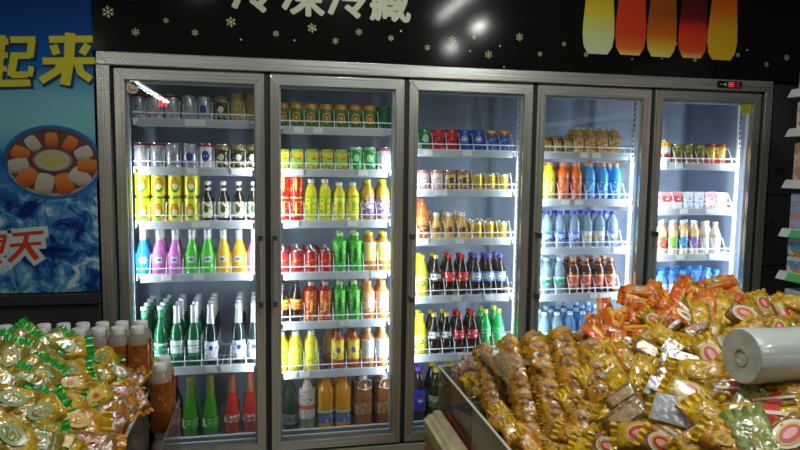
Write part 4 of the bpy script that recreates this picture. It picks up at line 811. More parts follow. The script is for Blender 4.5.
def hR(x, y):
    z = .80+.20*smooth01((x-1.30)/.17)+.10*smooth01((x-1.72)/.28)
    b = smooth01((-.50-y)/.36); z = .80+(z-.80)*b
    z -= .19*smooth01((-.90-y)/.38)*(1-smooth01((x-1.40)/.28))*b
    return max(z, .79)
def hL(x, y):
    z = .89+.19*smooth01((.30-x)/.34)+.05*smooth01((.10-x)/.5)
    z += .02*math.sin(x*9)*math.sin(y*7)
    z -= .15*smooth01((-1.34-y)/.5)*smooth01((x+.25)/.4)
    return z
def hit(h, px, py, off=0.):
    d = ray(px, py); t = .9
    while t < 4:
        p = CP+d*t
        if p.z-off < h(p.x, p.y): break
        t += .008
    q = CP+d*t
    if q.y > -.60:      # the ray skims over the heap: take the nearest point above its crest
        best = min((abs(((CP+d*u).z-h((CP+d*u).x, (CP+d*u).y))), u) for u in [1.2+.01*i for i in range(150)] if -1.3 < (CP+d*u).y < -.66)
        q = CP+d*best[1]
    return q
def hnorm(h, p):
    e = .03
    return Vector((-(h(p.x+e, p.y)-h(p.x-e, p.y))/(2*e), -(h(p.x, p.y+e)-h(p.x, p.y-e))/(2*e), 1)).normalized()

def mound(name, h, x0, x1, y0, y1, m, drop, label):
    nx, ny = 56, 60; mb = MB()
    for j in range(ny+1):
        for i in range(nx+1):
            x = x0+(x1-x0)*i/nx; y = y0+(y1-y0)*j/ny
            mb.v.append((x, y, h(x, y)-drop+random.uniform(-.010, .010)))
    for j in range(ny):
        for i in range(nx): a = j*(nx+1)+i; mb.f.append((a, a+1, a+nx+2, a+nx+1))
    # skirt
    n0 = len(mb.v); ring = [i for i in range(nx+1)]+[j*(nx+1)+nx for j in range(1, ny+1)]+[ny*(nx+1)+i for i in range(nx-1, -1, -1)]+[j*(nx+1) for j in range(ny-1, 0, -1)]
    for r in ring: x, y, z = mb.v[r]; mb.v.append((x, y, .605))
    L_ = len(ring)
    for i in range(L_): mb.f.append((ring[i], ring[(i+1) % L_], n0+(i+1) % L_, n0+i))
    mb.f.append(tuple(n0+i for i in range(L_)))
    o = obj(name, mb, m, None, True); o['kind'] = 'stuff'; o['label'] = label; o['category'] = 'snacks'
    return o
def cello(name, col, dark=None, rough=.14, metal=.0, coat=1., sc=40, bump=.6, spots=None, thr=.58):
    """creased glossy film: three tones of print and creases"""
    if name in MC: return MC[name]
    m, nt, b = newmat(name); N_ = nt.nodes; L = nt.links
    b.inputs['Roughness'].default_value = .22; b.inputs['Coat Weight'].default_value = coat; b.inputs['Coat Roughness'].default_value = .05; b.inputs['Coat IOR'].default_value = 1.5
    tc = N_.new('ShaderNodeTexCoord'); oi = N_.new('ShaderNodeObjectInfo'); ad = N_.new('ShaderNodeVectorMath'); ad.operation = 'ADD'
    mu = N_.new('ShaderNodeVectorMath'); mu.operation = 'SCALE'; mu.inputs[3].default_value = 7.; L.new(oi.outputs['Location'], mu.inputs[0])
    L.new(tc.outputs['Object'], ad.inputs[0]); L.new(mu.outputs[0], ad.inputs[1])
    nz = N_.new('ShaderNodeTexNoise'); nz.inputs['Scale'].default_value = sc; nz.inputs['Detail'].default_value = 4; nz.inputs['Roughness'].default_value = .6; L.new(ad.outputs[0], nz.inputs['Vector'])
    cr = N_.new('ShaderNodeValToRGB'); R = cr.color_ramp; sp_ = spots or tuple(c*.5 for c in col)
    R.elements[0].position = .36; R.elements[0].color = (*[min(1, c*1.25) for c in col], 1); R.elements[1].position = min(.72, thr+.08); R.elements[1].color = (*sp_, 1)
    e = R.elements.new(.48); e.color = (*col, 1); e = R.elements.new(.55); e.color = (*[c*.75 for c in col], 1)
    L.new(nz.outputs['Fac'], cr.inputs[0]); L.new(cr.outputs[0], b.inputs['Base Color'])
    n2 = N_.new('ShaderNodeTexNoise'); n2.inputs['Scale'].default_value = 38; n2.inputs['Detail'].default_value = 3; n2.inputs['Distortion'].default_value = .8; L.new(ad.outputs[0], n2.inputs['Vector'])
    bp = N_.new('ShaderNodeBump'); bp.inputs['Strength'].default_value = bump; bp.inputs['Distance'].default_value = .014
    L.new(n2.outputs['Fac'], bp.inputs['Height']); L.new(bp.outputs[0], b.inputs['Normal']); L.new(bp.outputs[0], b.inputs['Coat Normal'])
    MC[name] = m; return m
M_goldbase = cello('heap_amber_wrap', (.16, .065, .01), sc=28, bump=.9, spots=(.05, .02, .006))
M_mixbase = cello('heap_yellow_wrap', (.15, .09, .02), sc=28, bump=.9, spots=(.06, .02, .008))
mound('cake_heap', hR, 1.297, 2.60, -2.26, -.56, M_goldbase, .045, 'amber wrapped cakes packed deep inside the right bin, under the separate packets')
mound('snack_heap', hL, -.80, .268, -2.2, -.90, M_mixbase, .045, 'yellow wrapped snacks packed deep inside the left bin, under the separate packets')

# pillow pack mesh
PW, SQR = 5., .42
def pillow(L, Wd, T, fin=.012, seed=0, wr=.0028, nx=14, ny=8, sqr=.42):
    R = random.Random(seed); mb = MB()
    def surf(s):
        b = len(mb.v)
        for j in range(ny+1):
            for i in range(nx+1):
                u = -1+2*i/nx; v = -1+2*j/ny
                th = (max(0, 1-abs(u)**PW))**sqr*(max(0, 1-abs(v)**PW))**sqr
                w = Wd/2*(1-.10*(1-abs(u))**1.0*0 - .06*abs(u)**4)
                mb.v.append((u*L/2, v*w, s*T/2*th+(R.uniform(-wr, wr) if 0 < i < nx and 0 < j < ny else 0)))
        for j in range(ny):
            for i in range(nx): a = b+j*(nx+1)+i; mb.f.append((a, a+1, a+nx+2, a+nx+1))
    surf(1); surf(-1)
    return mb
def finmesh(L, Wd, fin, side, seed, wav=.004):
    """serrated crimped end seal"""
    R = random.Random(seed); n = 14; mb = MB(); b = 0
    for i in range(n+1):
        v = -1+2*i/n; zz = wav*math.sin(i*1.7+seed)
        mb.v.append((side*(L/2-.004), v*Wd/2*.93, zz*.3))
        mb.v.append((side*(L/2+fin*(.82 if i % 2 else 1.0)), v*Wd/2*1.04, zz+R.uniform(-.002, .002)))
    m_ = len(mb.v)
    mb.v += [(x, y, z-.0012) for x, y, z in mb.v]
    for i in range(n): a = 2*i; mb.f.append((a, a+1, a+3, a+2)); mb.f.append((m_+a, m_+a+2, m_+a+3, m_+a+1)); mb.f.append((a+1, m_+a+1, m_+a+3, a+3))
    mb.f.append((0, m_, m_+1, 1)); mb.f.append((2*n, 2*n+1, m_+2*n+1, m_+2*n))
    return mb
def weld(me):
    import bmesh
    bm = bmesh.new(); bm.from_mesh(me); bmesh.ops.remove_doubles(bm, verts=bm.verts, dist=.0004); bmesh.ops.recalc_face_normals(bm, faces=bm.faces); bm.to_mesh(me); bm.free(); me.shade_smooth(); return me
def topmark(L, Wd, T, w, h, m, par, shape='oval', name='printed_mark', dz=.0022, cx=0, cy=0, label=None):
    """printed panel riding on the bulge of the pack"""
    n = 16
    if shape == 'oval': ring = [(cx+w/2*math.cos(2*PI*i/n), cy+h/2*math.sin(2*PI*i/n)) for i in range(n)]
    else:
        k_ = 4; c4 = [(-1, -1), (1, -1), (1, 1), (-1, 1)]; ring = []
        for q in range(4):
            (a0, b0), (a1, b1) = c4[q], c4[(q+1) % 4]
            ring += [(cx+w/2*(a0+(a1-a0)*t/k_), cy+h/2*(b0+(b1-b0)*t/k_)) for t in range(k_)]
    def z(x, y): return T/2*(max(0, 1-abs(2*x/L)**PW))**SQR*(max(0, 1-abs(2*y/Wd)**PW))**SQR+dz
    mb = MB(); mb.v = [(x, y, z(x, y)) for x, y in ring]+[(cx+(x-cx)*.5, cy+(y-cy)*.5, z(cx+(x-cx)*.5, cy+(y-cy)*.5)) for x, y in ring]+[(cx, cy, z(cx, cy))]
    N_ = len(ring)
    for i in range(N_): mb.f.append((i, (i+1) % N_, N_+(i+1) % N_, N_+i)); mb.f.append((N_+i, N_+(i+1) % N_, 2*N_))
    me = bpy.data.meshes.new(name); me.from_pydata(mb.v, [], mb.f); me.materials.append(m); me.shade_smooth()
    o = bpy.data.objects.new(name, me); COL.objects.link(o); o.parent = par
    if label: o['label'] = label
    return o
G_yel = cello('wrap_yellowgold', (.46, .29, .010), sc=45, spots=(.22, .10, .01), thr=.58)
G_lime = cello('wrap_limegold', (.26, .22, .02), sc=45, spots=(.12, .14, .02), thr=.60)
G_amb = cello('wrap_amber', (.54, .23, .008), sc=45, spots=(.16, .05, .006), thr=.60)
G_org = cello('foil_orange', (.78, .20, .006), sc=38, spots=(.22, .05, .01), thr=.60)
G_brn = cello('wrap_brown', (.20, .11, .03), sc=60, spots=(.60, .45, .25), thr=.57)
G_gold = cello('wrap_goldfilm', (.62, .36, .008), sc=40, spots=(.52, .28, .02), thr=.56)
G_crm = cello('wrap_cream', (.27, .13, .035), sc=40, spots=(.28, .04, .01), thr=.57)
G_grn = cello('wrap_palegreen', (.26, .28, .08), sc=50, spots=(.30, .34, .10), thr=.60)
G_pink = cello('wrap_pinkclear', (.36, .20, .12), sc=55, spots=(.62, .50, .42), thr=.54)
M_silv = mat('silver_foil', (.52, .52, .56), .25, .35, .5, bump=.6, bscale=50)
M_greenfin = mat('green_crimp', (.010, .30, .03), .3, .1, .5, bump=.4, bscale=90)
M_redm = mat('mark_red', (.50, .025, .02), .35, coat=.4); M_wm = mat('mark_white', (.60, .52, .38), .4, coat=.3); M_ym = mat('mark_yellow', (.52, .35, .02), .35, coat=.4)
M_pm = mat('mark_pink', (.68, .32, .28), .4, coat=.4); M_tan = mat('mark_tan', (.44, .28, .15), .25, .1, .8, bump=.25, bscale=70)
M_olive = mat('mark_olive', (.16, .22, .03), .35, coat=.5)
def pack_proto(name, cat, L, Wd, T, m, finm, marks=(), seeds=3, fin=.012, wr=.0028):
    out = []
    for s in range(seeds):
        r = thing(name, name.replace('_', ' '), cat)
        obj('wrapper', weld(pillow(L, Wd, T, seed=s+hash_(name), wr=wr).mesh('wrapper', m)), m, r)
        for sd in (-1, 1): obj('end_seal', finmesh(L, Wd, fin, sd, s*3+sd, .005).mesh('end_seal', finm, True), finm, r)
        for mk in marks: topmark(L, Wd, T, mk[0], mk[1], mk[2], r, *mk[3:4], **(mk[4] if len(mk) > 4 else {}))
        index_children(r); out.append([r, False])
    return out
def hash_(s): return sum(ord(c)*(i+1) for i, c in enumerate(s)) % 997
PP = {
 'greenend': pack_proto('wrapped_biscuit', 'snack', .088, .052, .030, G_lime, M_greenfin, [(.040, .026, M_olive), (.030, .018, G_yel, 'oval', {'dz': .0032})], fin=.014),
 'greengold': pack_proto('wrapped_biscuit', 'snack', .088, .052, .030, G_yel, M_greenfin, [(.040, .026, M_olive, 'oval'), (.026, .015, G_lime, 'oval', {'dz': .0032})], fin=.014),
 'goldblock': pack_proto('wrapped_biscuit', 'snack', .080, .045, .030, G_yel, G_gold, [(.035, .022, M_ym, 'rect'), (.014, .010, M_redm, 'oval', {'dz': .0032})], fin=.008),
 'mixwrap': pack_proto('wrapped_cookie', 'snack', .085, .050, .028, G_crm, G_amb, [(.030, .006, M_redm, 'rect')], fin=.014),
 'amber': pack_proto('wrapped_cake', 'cake', .088, .058, .034, G_amb, G_gold, [(.040, .026, M_ym, 'oval'), (.020, .012, G_amb, 'oval', {'dz': .0032})], fin=.018, wr=.004),
 'goldfilm': pack_proto('wrapped_cake', 'cake', .100, .060, .032, G_gold, G_gold, [], fin=.020, wr=.004),
 'silver': pack_proto('wrapped_cake', 'cake', .092, .058, .030, G_gold, G_yel, [(.078, .046, M_silv, 'rect')], fin=.010),
 'logo': pack_proto('wrapped_cake', 'cake', .098, .060, .030, G_yel, G_gold, [(.062, .042, M_ym), (.050, .032, M_wm, 'oval', {'dz': .0030}), (.044, .027, M_redm, 'oval', {'dz': .0038}), (.028, .012, M_pm, 'oval', {'dz': .0046})], fin=.012),
 'logow': pack_proto('wrapped_cake', 'cake', .094, .062, .028, G_crm, G_gold, [(.066, .046, M_wm), (.052, .034, M_ym, 'oval', {'dz': .0030}), (.042, .026, M_redm, 'oval', {'dz': .0038}), (.030, .014, M_pm, 'oval', {'dz': .0046})], fin=.014),
 'brown': pack_proto('wrapped_cake', 'cake', .095, .058, .032, G_brn, G_yel, [(.060, .026, M_tan, 'rect')], fin=.010),
 'bar': pack_proto('wrapped_bread_bar', 'bread', .135, .038, .030, G_yel, G_gold, [(.030, .034, M_redm, 'rect'), (.080, .006, M_wm, 'rect', {'dz': .0032})], fin=.016),
 'sachet': pack_proto('sauce_sachet', 'sachet', .080, .060, .016, G_grn, G_grn, [(.045, .012, G_lime, 'rect')], fin=.012),
 'orange': pack_proto('foil_snack_bag', 'snack', .120, .052, .034, G_org, G_org, [(.060, .022, M_ym), (.030, .010, G_brn, 'oval', {'dz': .0032})], fin=.016, wr=.0045),
 'orangey': pack_proto('foil_snack_bag', 'snack', .120, .050, .030, printed('foil_yellow_orange', [(0, C(.72, .12, .006)), (.62, C(.80, .42, .02))], (C(.40, .06, .01), .62), .2, .0, 1., axis='Y', sscale=45, bump=.5), G_org, [], fin=.016, wr=.0045),
 'pinkclear': pack_proto('clear_wrapped_cookie', 'cookie', .070, .050, .030, G_pink, G_pink, [], fin=.010, wr=.004),
}
PDESC = {'greenend': 'lime biscuit packet, green crimped ends', 'greengold': 'golden biscuit packet, green ends', 'goldblock': 'small gold packet, red dot', 'mixwrap': 'cream cookie packet, red stripe',
 'amber': 'amber wrapped cake, yellow oval', 'goldfilm': 'plain gold film wrapped cake', 'silver': 'gold cake packet, silver panel', 'logo': 'gold cake packet, red oval', 'logow': 'cream cake packet, red badge',
 'brown': 'brown cake packet, tan panel', 'bar': 'golden bread bar, red band', 'sachet': 'pale green flat sachet', 'orange': 'orange foil bag, yellow oval', 'orangey': 'orange and yellow foil bag', 'pinkclear': 'pinkish clear wrapped cookie'}
USED = {}
def place(key, h, px, py, ang, lift=.0, where='', tilt=.35, k=1.0, nrm=None, size=None):
    """lie a pack on the heap where the picture shows it; ang = direction of its long side in degrees"""
    p = hit(h, px, py, lift); a = math.radians(ang)
    q = hit(h, px+9*math.cos(a), py+9*math.sin(a), lift)
    n = (nrm or (hnorm(h, p)+(CP-p).normalized()*k+Vector((random.uniform(-tilt, tilt), random.uniform(-tilt, tilt), 0)))).normalized()
    ax = q-p; ax = (ax-n*ax.dot(n))
    # limit the foreshortened lean of the long side
    ax = ax.normalized(); by = n.cross(ax)
    lst = PP[key]; c = random.choice(lst)
    if not c[1]: c[1] = True; o = c[0]
    else: o = clone(c[0])
    s = (size or random.uniform(.93, 1.06))*(1.18 if h is hL else 1.12 if (px > 610 and py > 350) else 1.)
    o.matrix_world = Matrix(((ax.x*s, by.x*s, n.x*s, p.x), (ax.y*s, by.y*s, n.y*s, p.y), (ax.z*s, by.z*s, n.z*s, p.z), (0, 0, 0, 1)))
    USED.setdefault((key, where), []).append((o, px, py)); return o

# ---- right bin: shingled rows of cakes
CAKE = []
def cake_proto(i):
    r = thing('wrapped_cake', 'cake', 'cake'); R = random.Random(i); rad, n = .036, 18
    prof = [(.004, -.015), (rad*.72, -.014), (rad*.97, -.007), (rad, 0), (rad*.95, .008), (rad*.7, .015), (rad*.3, .0175), (.002, .018)]
    mb = MB().lathe(prof, n)
    mb.v = [(x*(1+R.uniform(-.11, .11)), y*(1+R.uniform(-.11, .11)), z+R.uniform(-.003, .003)) for x, y, z in mb.v]
    obj('wrapper', mb, G_amb if i % 2 else cello('wrap_deepgold', (.44, .22, .02), sc=60, spots=(.14, .05, .01), thr=.58), r, True)
    for sd in (-1, 1): obj('twist_end', finmesh(.060, .030, .016, sd, i+sd, .006).mesh('twist_end', G_gold, True), G_gold, r)
    # facetted seal panel on the upper edge
    mb = MB(); ring = [(.013*math.cos(2*PI*q/10)*(1+.3*(q % 2)), .013+.008*math.sin(2*PI*q/10)*(1+.3*(q % 2))) for q in range(10)]
    mb.v = [(x, y, .0195-.10*(max(0, math.hypot(x, y)-.02))) for x, y in ring]+[(0, .013, .0225)]; mb.f = [(q, (q+1) % 10, 10) for q in range(10)]
    me = bpy.data.meshes.new('seal_panel'); me.from_pydata(mb.v, [], mb.f); me.materials.append(M_tan if i % 2 else G_crm); obj('seal_panel', me, M_tan, r)
    index_children(r); return [r, False]
CAKE = [cake_proto(i) for i in range(4)]
ROWS = [((484, 352), (500, 424), 10, .85), ((510, 346), (533, 436), 11, 1.), ((535, 342), (560, 432), 10, 1.05), ((562, 338), (584, 424), 9, 1.1), ((590, 340), (602, 396), 6, 1.1)]
for ri, (a, b, n, s) in enumerate(ROWS):
    A, B = hit(hR, a[0], a[1]), hit(hR, b[0], b[1])
    for i in range(n):
        t = i/(n-1); px, py = a[0]+(b[0]-a[0])*t, a[1]+(b[1]-a[1])*t
        p = hit(hR, px, py, .0)
        d = (B-A).normalized()
        n_ = (hnorm(hR, p)*.55+(CP-p).normalized()*.9+Vector((random.uniform(-.12, .12), random.uniform(-.12, .12), .15))).normalized()
        up = (Vector((0, 0, 1))-n_*n_.z).normalized(); up = (up+d*(-.2)).normalized(); up = (up-n_*up.dot(n_)).normalized(); ax = up.cross(n_)
        c = CAKE[(i+ri) % 4]
        if not c[1]: c[1] = True; o = c[0]
        else: o = clone(c[0])
        s2 = s*random.uniform(.96, 1.04)
        p = p+n_*.012
        o.matrix_world = Matrix(((ax.x*s2, up.x*s2, n_.x*s2, p.x), (ax.y*s2, up.y*s2, n_.y*s2, p.y), (ax.z*s2, up.z*s2, n_.z*s2, p.z), (0, 0, 0, 1)))
        o['label'] = 'round amber wrapped cake, %s from back, %s leaning row from the clear panel' % (NTH[min(i, 9)] if i < 10 else 'eleventh', ['first', 'second', 'third', 'fourth', 'fifth'][ri])
        o['group'] = 'round cakes in leaning rows'; o['category'] = 'cake'
# curved clear tube sheet over the head of the first rows
p = hit(hR, 499, 352)
sh = MB(); n = 18
for j in range(7):
    for i in range(n+1):
        t = PI*i/n; yy = -.02-.05*j
        sh.v.append((.062*math.cos(t), yy, .058*math.sin(t)))
for j in range(6):
    for i in range(n): a = j*(n+1)+i; sh.f.append((a, a+1, a+n+2, a+n+1))
film = obj('tube_film', sh, clear('stiff_film', (.95, .88, .72), .78, .08, (.6, .45, .25), .4, 30), None, True, loc=(p.x, p.y+.07, p.z-.025))
tag(film, 'clear curved film sleeve over the head of the first cake row', 'film')
# front edge
random.seed(5)
for px, py, key, ang in ((520, 432, 'amber', 20), (548, 440, 'amber', -15), (575, 436, 'amber', 10), (600, 430, 'goldfilm', -35), (590, 412, 'amber', 25), (612, 402, 'amber', -20), (530, 447, 'amber', 30),
        (556, 424, 'goldfilm', 40), (618, 384, 'goldfilm', 50), (604, 368, 'goldfilm', 55), (610, 350, 'goldfilm', 50), (592, 386, 'goldfilm', 52), (574, 408, 'goldfilm', 50), (628, 362, 'amber', 30), (508, 420, 'goldfilm', 50), (512, 436, 'amber', 60), (560, 452, 'amber', 0), (590, 452, 'goldfilm', 20), (610, 448, 'logow', 10)):
    place(key, hR, px, py, ang, .012, 'by the cake rows')
for px, py, key, ang in ((447, 368, 'pinkclear', 20), (458, 358, 'pinkclear', -40), (470, 351, 'pinkclear', 15), (480, 346, 'pinkclear', -10), (452, 380, 'pinkclear', 60), (466, 372, 'pinkclear', 10), (462, 386, 'goldfilm', 70), (476, 366, 'pinkclear', -30), (472, 394, 'pinkclear', 50), (480, 408, 'goldblock', 55), (487, 418, 'pinkclear', 60), (495, 428, 'goldblock', 50), (484, 392, 'goldblock', -20), (476, 380, 'goldblock', 35)):
    o = place(key, hR, px, py, ang, .0, 'by the clear panel corner', size=.8)
    d = max(0, 1.345-o.location.x)
    o.location.x += d; o.location.y = min(o.location.y, -.60); o.location.z = min(o.location.z, hR(o.location.x, o.location.y)+.03)
# orange foil bags at the back
random.seed(8)
for px, py, key, ang, w_ in ((612, 322, 'orangey', 75, 0), (604, 318, 'orangey', -80, 0), (628, 318, 'orangey', -50, 0), (640, 304, 'orangey', 5, 0), (640, 292, 'orange', 25, 0), (655, 297, 'orange', 60, 0), (630, 312, 'orangey', -15, 0), (648, 318, 'orange', -10, 0), (664, 308, 'orangey', 80, 0),
        (676, 300, 'orangey', 60, 0), (684, 292, 'orangey', 70, 0), (672, 312, 'orange', 30, 0), (690, 306, 'orangey', -40, 0), (700, 300, 'orangey', 15, 0), (618, 336, 'orange', 5, 0), (640, 332, 'orangey', -5, 0), (600, 340, 'orangey', 25, 0), (590, 334, 'orange', -60, 0), (660, 325, 'orange', -25, 0), (686, 318, 'orange', 15, 0), (706, 292, 'orange', -15, 0), (715, 284, 'orange', 0, 0), (730, 290, 'orangey', 40, 0), (722, 296, 'orange', 12, 0), (708, 312, 'orange', 70, 0), (652, 338, 'orange', 0, 0), (628, 344, 'orange', 8, 0)):
    place(key, hR, px, py, ang, .03, 'in the orange pile', k=1.2, tilt=.5, size=1.05)
# random fill under the key packets
random.seed(21)
for py in range(318, 452, 17):
    for px in range(618, 812, 24):
        if px < 640 and py < 345: continue
        x, y = px+random.uniform(-8, 8), py+random.uniform(-6, 6)
        place(random.choice(['goldfilm', 'goldfilm', 'silver', 'brown', 'amber', 'goldfilm', 'brown', 'logo', 'amber', 'bar']), hR, x, y, random.uniform(-60, 60), .0, 'low in mixed heap', tilt=.45)
random.seed(31)
for px, py, key, ang, s in ((676, 318, 'silver', -24, 1.15), (655, 322, 'logo', 30, 1.), (700, 318, 'goldfilm', 80, 1.), (722, 312, 'goldfilm', -75, 1.1), (745, 316, 'logow', 15, 1.15), (764, 306, 'logo', 28, 1.1), (784, 316, 'bar', 30, 1.), (796, 304, 'goldfilm', 10, 1.),
        (665, 338, 'goldfilm', 25, 1.1), (650, 352, 'brown', 15, 1.), (680, 364, 'silver', 4, 1.15), (713, 358, 'logo', 50, 1.15), (700, 372, 'goldfilm', 0, 1.1), (665, 392, 'silver', 12, 1.), (690, 395, 'logo', 18, 1.1), (738, 392, 'bar', 3, 1.1), (628, 418, 'brown', -32, 1.25),
        (679, 414, 'silver', 7, 1.35), (643, 436, 'logo', -12, 1.2), (768, 418, 'bar', 4, 1.35), (775, 402, 'bar', -3, 1.), (747, 406, 'sachet', -50, 1.), (755, 440, 'sachet', 60, 1.35), (725, 442, 'amber', 20, 1.), (712, 424, 'goldfilm', 40, 1.1), (790, 438, 'logow', -20, 1.1), (797, 396, 'amber', 0, .9), (700, 440, 'goldfilm', -30, 1.), (665, 446, 'logow', 30, 1.), (780, 380, 'goldfilm', 10, 1.), (640, 380, 'goldfilm', -60, 1.), (622, 398, 'brown', -30, .9)):
    place(key, hR, px, py, ang, .030, 'atop mixed heap', tilt=.15, k=1.3, size=s)

# ---- left bin
bin_l = thing('display_bin', 'clear sided display bin full of green ended biscuits at lower left', 'bin', (.27, -.86, 0))
rel(obj('bin_body', MB().box(-.82, .268, -2.30, -.898, .0, .60), M_boxin, bin_l), bin_l)
rel(obj('acrylic_panel', MB().box(.273, .278, -2.28, -.905, .60, .900), M_acr, bin_l), bin_l)
rel(obj('acrylic_panel', MB().box(-.82, .278, -.895, -.890, .60, .900), M_acr, bin_l), bin_l)
rel(obj('panel_edge', MB().box(.2715, .2795, -2.28, -.90, .900, .9035), M_edge, bin_l), bin_l)
# lower outer rack beside the panel
rel(obj('side_rack', MB().box(.281, .3475, -2.28, -.80, .0, .58), M_base, bin_l), bin_l)
rel(obj('side_rack_panel', MB().box(.345, .349, -2.28, -.80, .5805, .83), M_acr, bin_l), bin_l)
rack = obj('rear_stand', MB().box(-.82, .280, -.879, -.70, .0, .878), M_boxin)
tag(rack, 'brown board stand behind the left bin that carries the tea bottles', 'stand')
TEA = []
lt = (mat('tea_liquid', (.24, .06, .004), .06, 0, .9), )
M_teaneck = clear('tea_shoulder_plastic', (.80, .66, .52), .45, .06, (.42, .33, .27))
def tea_build(root):
    h, r = .205, .0315
    lathe_obj('bottle_body', [(r*.9, 0), (r, .006), (r, h*.74)], lt[0], root, 18, sq=.25, phase=PI/4)
    lathe_obj('bottle_shoulder', [(r*1.005, h*.735), (r*.98, h*.80), (r*.72, h*.86), (r*.60, h*.89)], M_teaneck, root, 18, sq=.15, phase=PI/4)
    lathe_obj('bottle_cap', [(.0195, h*.885), (.0200, h*.89), (.0200, h*.985), (.018, h)], mat('cap_translucent', (.62, .64, .62), .35), root, 16)
    lb = lathe_obj('bottle_label', [(r*1.01, h*.30), (r*1.01, h*.62)], printed('label_tea', [(0, C(.22, .05, .006)), (.1, C(.27, .065, .008)), (.95, C(.20, .045, .006))], (C(.55, .36, .20), .61), .35, 0, .3, band=(.35, .75), sscale=110), root, 18, sq=.25, phase=PI/4)
K['tea'] = ('tea_bottle', 'bottle', 'amber tea bottle with a translucent cap', tea_build)
cnt = 0
for ri, (y, pxs) in enumerate(((-.845, [137.5, 117.8, 98, 78.5, 59, 39.5, 20, 1]), (-.775, [141.5, 122, 102.5, 83, 63.5, 44, 24.5, 5]))):
    for i, px in enumerate(pxs):
        o = get('tea'); x = at(px, 330, y).x
        o.location = (x, y, .8785); o.rotation_euler = (0, 0, random.uniform(-.1, .1))
        o['label'] = 'amber tea bottle, translucent cap, %s from right, %s row behind left bin' % (NTH[i], ['front', 'rear'][ri]); o['group'] = 'tea bottles standing behind the left bin'
for i, (x, y) in enumerate(((.3115, -.87), (.3115, -.94))):
    for s in range(2):
        o = get('tea'); o.location = (x, y, .581+s*.2055); o['label'] = 'amber tea bottle racked right of left bin, %s from back, %s tier' % (NTH[i], ['lower', 'upper'][s]); o['group'] = 'tea bottles racked beside the left bin'
random.seed(44)
for py in range(352, 460, 14):
    for px in range(-8, 150, 20):
        lim = 150-(py-372)*.45
        if px > lim-8 or (py < 366 and px > 78): continue
        x, y = px+random.uniform(-6, 6), py+random.uniform(-5, 5)
        key = random.choice(['mixwrap', 'mixwrap', 'amber', 'goldblock']) if (x > 85+(450-y)*.25) else random.choice(['greenend', 'greengold', 'greenend', 'goldblock', 'greengold'])
        o = place(key, hL, x, y, random.uniform(-70, 70), .0, 'low in biscuit heap', tilt=.45)
        if o.location.x > .215: o.location.x = .215
random.seed(45)
for px, py, key, ang, s in ((14, 347, 'greenend', -25, 1.1), (36, 342, 'greenend', 35, 1.1), (62, 350, 'greengold', 10, 1.25), (46, 362, 'greenend', 40, 1.15), (8, 362, 'greenend', -60, 1.1), (24, 372, 'greengold', -20, 1.), (36, 384, 'greenend', -40, 1.25), (66, 372, 'greengold', 5, 1.1), (98, 360, 'greengold', -15, 1.1), (118, 374, 'greenend', 30, 1.), (90, 378, 'greenend', 60, .9),
        (68, 386, 'goldblock', 5, 1.1), (62, 404, 'goldblock', 25, 1.3), (92, 400, 'goldblock', -20, 1.2), (36, 416, 'greengold', -18, 1.25), (10, 402, 'greengold', 20, 1.2), (8, 438, 'greengold', 35, 1.3), (32, 444, 'greenend', 15, 1.2), (72, 425, 'amber', 20, 1.3), (105, 430, 'mixwrap', -30, 1.2), (120, 395, 'mixwrap', 10, 1.), (130, 384, 'mixwrap', -20, 1.), (136, 398, 'mixwrap', 40, .9), (112, 412, 'mixwrap', -10, 1.1), (124, 418, 'mixwrap', -60, .9), (90, 446, 'mixwrap', 10, 1.2), (60, 444, 'goldblock', 30, 1.), (-4, 380, 'greenend', 30, 1.1), (50, 330+12, 'greenend', -15, .9), (78, 360, 'greenend', 60, .9)):
    place(key, hL, px, py, ang, .028, 'atop biscuit heap', tilt=.2, k=1.2, size=s)

# unique labels for the packets
for (key, where), lst in USED.items():
    lst.sort(key=lambda e: (round(e[2]/16), e[1])); n = 0; last = None
    rows_ = {}
    for o, px, py in lst: rows_.setdefault(int(py//16), []).append((px, o))
    nr = sorted(rows_)
    for r_i, r_ in enumerate(nr):
        rows_[r_].sort(key=lambda e: e[0])
        for c_i, (px, o) in enumerate(rows_[r_]):
            pos = '%s level from the top' % NTH[min(r_i, 9)] if len(nr) > 1 else ''
            side = ('%s from the left' % NTH[c_i]) if len(rows_[r_]) > 1 else ''
            w_ = where
            o['label'] = ', '.join(x for x in (PDESC[key].replace(',', ' with'), side.replace('from the left', 'from left'), pos.replace(' from the top', ''), w_) if x)
            o['group'] = '%s packets %s' % (key if False else PDESC[key].split(',')[0], where)
# unused protos are removed
for lst in list(PP.values())+[CAKE]:
    for r, u in lst:
        if not u:
            for c in ALLK[r.name]: bpy.data.objects.remove(c)
            bpy.data.objects.remove(r)

# ---- roll of plastic bags
p = at(741, 356, -1.62)
roll = thing('plastic_bag_roll', 'thick roll of clear plastic bags lying on the cake heap at right', 'roll', (p.x, p.y, p.z))
roll.rotation_euler = (0, math.radians(90)+.02, .03)
R0 = .066
rp = MB().lathe([(R0*.36, .0), (R0*.97, .0), (R0, .003), (R0*.985, .10), (R0, .22), (R0*.97, .417), (R0*.94, .42), (R0*.36, .42)], 40)
m, nt, b = newmat('rolled_film'); b.inputs['Base Color'].default_value = (.55, .60, .56, 1); b.inputs['Roughness'].default_value = .22; b.inputs['Coat Weight'].default_value = .6; b.inputs['Transmission Weight'].default_value = .15
tc = nt.nodes.new('ShaderNodeTexCoord'); mp = nt.nodes.new('ShaderNodeMapping'); mp.inputs['Scale'].default_value = (30, 30, 4); nz = nt.nodes.new('ShaderNodeTexNoise'); nz.inputs['Scale'].default_value = 1
bp = nt.nodes.new('ShaderNodeBump'); bp.inputs['Strength'].default_value = .5; bp.inputs['Distance'].default_value = .01
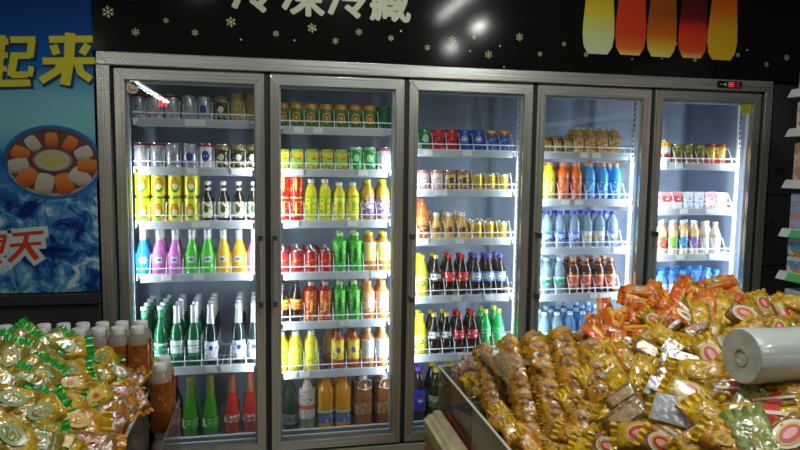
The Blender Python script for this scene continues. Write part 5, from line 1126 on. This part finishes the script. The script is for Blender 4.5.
nt.links.new(tc.outputs['Object'], mp.inputs[0]); nt.links.new(mp.outputs[0], nz.inputs['Vector']); nt.links.new(nz.outputs['Fac'], bp.inputs['Height']); nt.links.new(bp.outputs[0], b.inputs['Normal'])
obj('rolled_film', rp, m, roll, True)
# wound layers on the end face
M_face = mat('film_edge', (.50, .52, .46), .35, var=.2, bscale=30)
ef = MB()
for q in range(7):
    ra = R0*(.42+.08*q); ef.lathe([(ra, -.0015), (ra+R0*.045, -.0015), (ra+R0*.05, .001), (ra-R0*.005, .001)], 36)
fc = MB(); n = 36
for rr_, zz in ((R0*.36, -.0012), (R0*.955, -.0012)):
    fc.v += [(rr_*math.cos(2*PI*i/n), rr_*math.sin(2*PI*i/n), zz) for i in range(n)]
fc.f = [(i, (i+1) % n, n+(i+1) % n, n+i) for i in range(n)]
me = bpy.data.meshes.new('wound_edge'); me.from_pydata(fc.v, [], fc.f); me.materials.append(M_face); obj('wound_edge', me, M_face, roll)
def ringm(r0, r1, z0, z1, n=32):
    mb = MB(); pr_ = [(r0, z0), (r1, z0), (r1, z1), (r0, z1)]
    for r, z in pr_: mb.v += [(r*math.cos(2*PI*i/n), r*math.sin(2*PI*i/n), z) for i in range(n)]
    for j in range(4):
        for i in range(n): mb.f.append((j*n+i, j*n+(i+1) % n, ((j+1) % 4)*n+(i+1) % n, ((j+1) % 4)*n+i))
    return mb
obj('cardboard_core', ringm(R0*.24, R0*.36, -.003, .42), mat('core_tan', (.46, .42, .30), .6), roll, True)
obj('inner_core', ringm(R0*.16, R0*.24, .006, .42), mat('core_blue_grey', (.16, .20, .28), .4), roll, True)

# ================================================================= WORLD / VIEW
w = bpy.data.worlds.new('world'); sc.world = w; w.use_nodes = True
w.node_tree.nodes['Background'].inputs[0].default_value = (.6, .65, .7, 1); w.node_tree.nodes['Background'].inputs[1].default_value = .04
sc.view_settings.view_transform = 'Standard'; sc.view_settings.look = 'None'; sc.view_settings.gamma = 1; sc.view_settings.use_curve_mapping = False
sc.view_settings.exposure = .18
sc.cycles.use_denoising = True
sc.cycles.max_bounces = 8; sc.cycles.transparent_max_bounces = 24; sc.cycles.sample_clamp_indirect = 4
bpy.context.view_layer.update()
